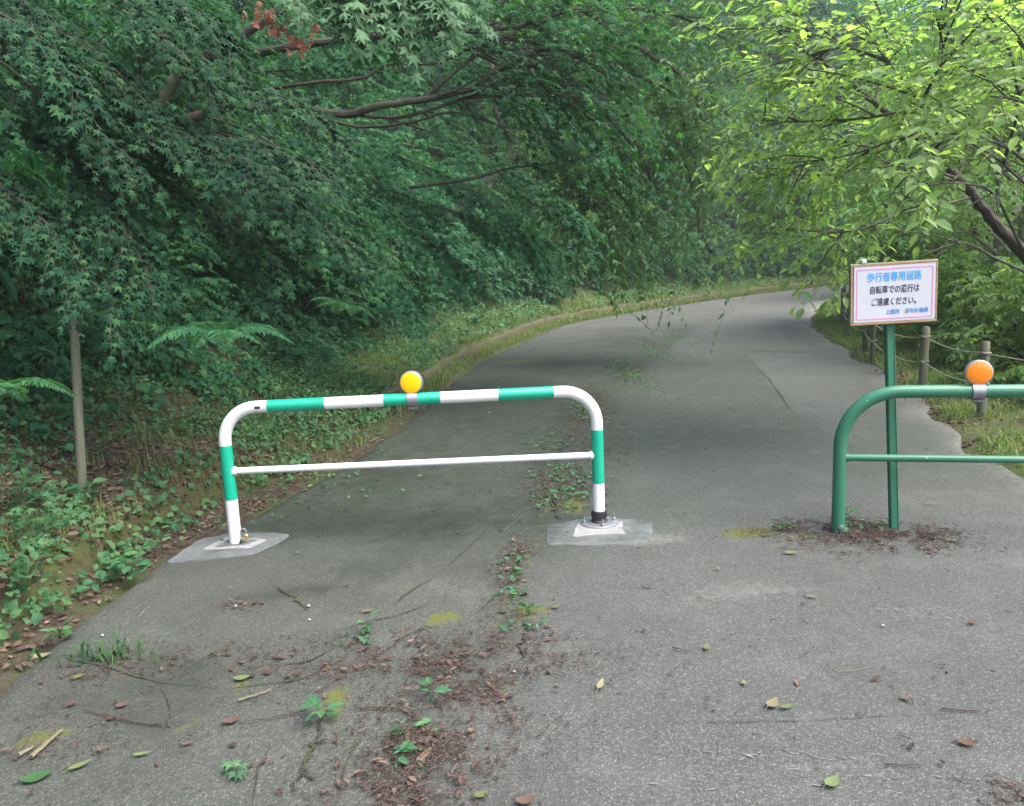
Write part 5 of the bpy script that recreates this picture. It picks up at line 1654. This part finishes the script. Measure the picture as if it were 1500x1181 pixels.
weed(90, 950, 14, .05, "small weed in the dark gutter litter at left", 'ovate', .08, .06)
weed(235, 815, 9, .06, "small weed at the gutter between bank and left footing", 'ovate', .1, .08)
# grass tuft on the road edge
c = gnd(160, 965)
lb = LB()
n = 46
x = rng.normal(0, .09, n); y = rng.normal(0, .04, n)
blades(lb, x, y, np.full(n, .004), .06, .16, .0055, 1.5)
o = lb.build("grass_tuft", [MAT['cover']]); o.location = (c[0], c[1], .002)
tag(o, "tuft of long bright grass blades on the road's left edge in front", "grass tuft")

# fallen leaves one can point at
def fallen(px, py, L, ang, label, mat='fallen_green', tpl='ovate', curl=.3):
    L *= .8
    curl *= .7
    c = gnd(px, py)
    V0, F0 = TPL[tpl]
    seg = 7
    vs, fs = [], []
    wid = {'ovate': .30, 'narrow': .17, 'heart': .36}[tpl]
    for i in range(seg + 1):
        u = i / seg
        w = wid * math.sin(math.pi * min(1, u * .96 + .02)) ** .8 * (1.15 - .4 * u)
        zc_ = .012 + curl * L * .5 * (u - .45) ** 2 * 2
        for s, k in ((-1, 1), (0, 0), (1, 1)):
            vs.append(((u - .5) * L, s * w * L, zc_ + k * curl * .12 * L * (1 + .5 * s)))
    for i in range(seg):
        for k in range(2):
            fs.append((i * 3 + k, i * 3 + k + 1, i * 3 + k + 4, i * 3 + k + 3))
    mb = MB(); mb.add(vs, fs)
    mb.tube([(-.5 * L, 0, .013 + curl * L * .2), (-.62 * L, .02 * L, .008), (-.74 * L, .05 * L, .005)], .0016, 5)
    o = mb.build("fallen_leaf", MAT[mat])
    o.location = (c[0], c[1], 0)
    o.rotation_euler = (0, 0, R_(ang))
    tag(o, label, "fallen leaf", "fallen leaves on the road")
fallen(1035, 952, .055, 70, "pale green fallen leaf right of the seam, below the right footing")
fallen(880, 1008, .085, 65, "long pale leaf standing on edge, below the right footing's centre line", 'fallen_pale', 'narrow', .5)
fallen(1132, 1036, .080, 40, "folded pale green leaf, left one of a pair on the asphalt", 'fallen_pale', 'ovate', .6)
fallen(1154, 1040, .065, 10, "narrow curled leaf, right one of a pair on the asphalt", 'fallen_green', 'narrow', .5)
fallen(1219, 1152, .075, 30, "curled olive leaf beside the white scrapes at bottom right", 'fallen_green', 'ovate', .7)
fallen(1190, 877, .065, -25, "pale green oval leaf below the green barrier's foot", 'fallen_green', 'narrow', .2)
fallen(705, 1169, .055, 20, "pale leaf at the bottom edge right of the litter strip", 'fallen_green', 'ovate', .3)
fallen(115, 995, .06, 30, "bright yellow-green leaf just below the grass tuft", 'fallen_green', 'ovate', .3)
fallen(355, 997, .075, 5, "green leaf lying on moss left of the litter strip", 'fallen_green', 'ovate', .25)
fallen(208, 1109, .065, 10, "small green leaf at lower left, right of the dry stick", 'fallen_green', 'narrow', .2)
fallen(118, 1126, .085, 40, "slim yellow-green leaf at lower left, right of the big green leaf", 'fallen_green', 'narrow', .3)
fallen(55, 1143, .11, 25, "big green leaf at the photo's lower left corner", 'cover', 'ovate', .3)
fallen(62, 965, .08, 15, "pale curled leaf in the gutter litter at left", 'fallen_pale', 'ovate', .5)
fallen(622, 1112, .09, 55, "tan dry leaf in the litter at bottom centre", 'withered', 'narrow', .4)
fallen(540, 898, .075, 12, "orange brown leaf left of the seam below the barrier", 'withered', 'narrow', .3)
fallen(340, 1060, .07, 25, "tan dry leaf between the moss patches at lower left", 'dead', 'ovate', .5)
fallen(277, 1093, .055, 10, "reddish brown bark-like leaf at lower left centre", 'withered', 'narrow', .2)
fallen(180, 1037, .055, 25, "tan dry leaf above the dry stick at lower left", 'dead', 'ovate', .5)
fallen(436, 812, .03, 0, "tiny pale green leaf right of the left footing", 'fallen_green', 'ovate', .3)
fallen(1160, 813, .09, -5, "long dry olive leaf left of the green barrier's litter", 'fallen_green', 'narrow', .4)
fallen(1395, 795, .08, -30, "olive leaf right of the sign post's foot", 'fallen_green', 'narrow', .4)
fallen(815, 892, .05, 20, "small yellowish leaf right of the seam's yellow moss", 'fallen_green', 'ovate', .4)
fallen(950, 862, .06, -10, "dark curled dry leaf below the right footing", 'dead', 'narrow', .4)
fallen(1417, 1093, .07, -20, "reddish dry leaf near the photo's right edge", 'withered', 'ovate', .5)
fallen(1090, 1004, .035, 80, "small round pale leaf in the middle of the right lane", 'fallen_pale', 'heart', .3)
fallen(1327, 1027, .05, 120, "small curled brown leaf right of the leaf pair", 'dead', 'ovate', .7)
fallen(1425, 915, .05, 20, "brown curled leaf near the right edge below the sign", 'withered', 'ovate', .6)
fallen(770, 1178, .07, 10, "brown leaf at the bottom edge near centre", 'withered', 'ovate', .5)

# twigs and sticks one can point at
def stick(pts, r, label, mat='twig', name="fallen_twig"):
    P = np.array([gnd(*p) for p in pts])
    c = P[0].copy()
    Q = catmull(P - c, 4)
    Q[:, 2] = r + .004 + rng.uniform(0, .004, len(Q))
    mb = MB(); mb.tube(Q, list(np.linspace(r, r * .5, len(Q))), 6)
    o = mb.build(name, MAT[mat]); o.location = (c[0], c[1], 0.002)
    tag(o, label, "twig", "twigs and sticks on the road")
stick([(122, 1044), (200, 1062), (238, 1066)][::-1] + [], .004, "thin dark twig lying across the lower left asphalt")
stick([(525, 1042), (560, 1040), (610, 1046)], .0045, "grey twig lying left of the upright weed")
stick([(47, 1115), (70, 1095), (92, 1075)], .008, "pale split stick at the lower left corner", 'straw')
stick([(28, 1113), (50, 1100)], .008, "short pale stick chip at the lower left corner", 'straw')
stick([(350, 1030), (375, 1023), (398, 1015)], .005, "short brown stick near the moss at left centre", 'straw')
stick([(738, 780), (760, 762), (775, 745), (770, 740)], .0012, "dry straw stem standing out left of the right footing", 'straw', "dry_straw")
stick([(1228, 987), (1260, 984), (1275, 979)], .0014, "thin straw on the right lane asphalt", 'straw', "dry_straw")
stick([(1130, 802), (1210, 807), (1290, 812)], .0016, "long dry stem below the green barrier's foot", 'straw', "dry_straw")
stick([(1295, 1124), (1350, 1125)], .003, "short dark twig by the white scrapes at right")
stick([(1380, 1042), (1425, 1045), (1440, 1044)], .003, "thin dark twig near the right edge of the asphalt")
stick([(985, 952), (1010, 958)], .003, "short dark twig left of the pale green leaf on the right lane")
stick([(1350, 740), (1375, 745)], .003, "pale straw right of the sign post on the asphalt", 'straw', "dry_straw")
stick([(450, 1045), (400, 1055), (350, 1062)], .003, "dark root-like twig between the moss patches at left")

# pale pebbles
def pebble(px, py, r, label, mat='stone'):
    r *= .75
    c = gnd(px, py)
    mb = MB()
    pr = [(r * math.cos(a) + 1e-4, r * .6 * math.sin(a)) for a in np.linspace(-1.5, 1.5, 7)]
    mb.lathe(pr, 10, (0, 0, r * .6))
    mb.v = [(v[0] * (1 + .2 * math.sin(5 * v[1] / r)), v[1] * .8, v[2] * (1 + .15 * math.cos(4 * v[0] / r))) for v in mb.v]
    o = mb.build("pebble", MAT[mat]); o.location = (c[0], c[1], .003)
    tag(o, label, "pebble")
pebble(345, 891, .014, "white round pebble in the litter spot below the left footing")
pebble(452, 890, .012, "pale pebble right of the litter spot below the left footing")
pebble(453, 910, .010, "white chip below the pale pebble in front of the barrier")
pebble(1387, 987, .008, "small black stone on the right lane asphalt", 'dark')
pebble(1293, 919, .010, "pale pebble on the right lane below the sign")
pebble(150, 933, .010, "pale pebble in the gutter litter above the grass tuft")
pebble(753, 986, .009, "white chip on the centre seam litter")

# ------------------------------------------------------------------ damp summer air
hz_m = bpy.data.materials.new("damp_air")
hz_m.use_nodes = True
nt = hz_m.node_tree
nt.nodes.remove(nt.nodes["Principled BSDF"])
pv = nt.nodes.new("ShaderNodeVolumePrincipled")
pv.inputs["Color"].default_value = (.92, .97, 1.0, 1)
pv.inputs["Density"].default_value = HAZE
pv.inputs["Anisotropy"].default_value = .1
nt.links.new(pv.outputs[0], nt.nodes["Material Output"].inputs["Volume"])
if HAZE > 0:
    mb = MB(); mb.box((12, 40, 9), (176, 172, 44))
    hzo = mb.build("haze", hz_m, None, False)
    tag(hzo, "thin pale damp air fading the far trees", "haze", None, "stuff")
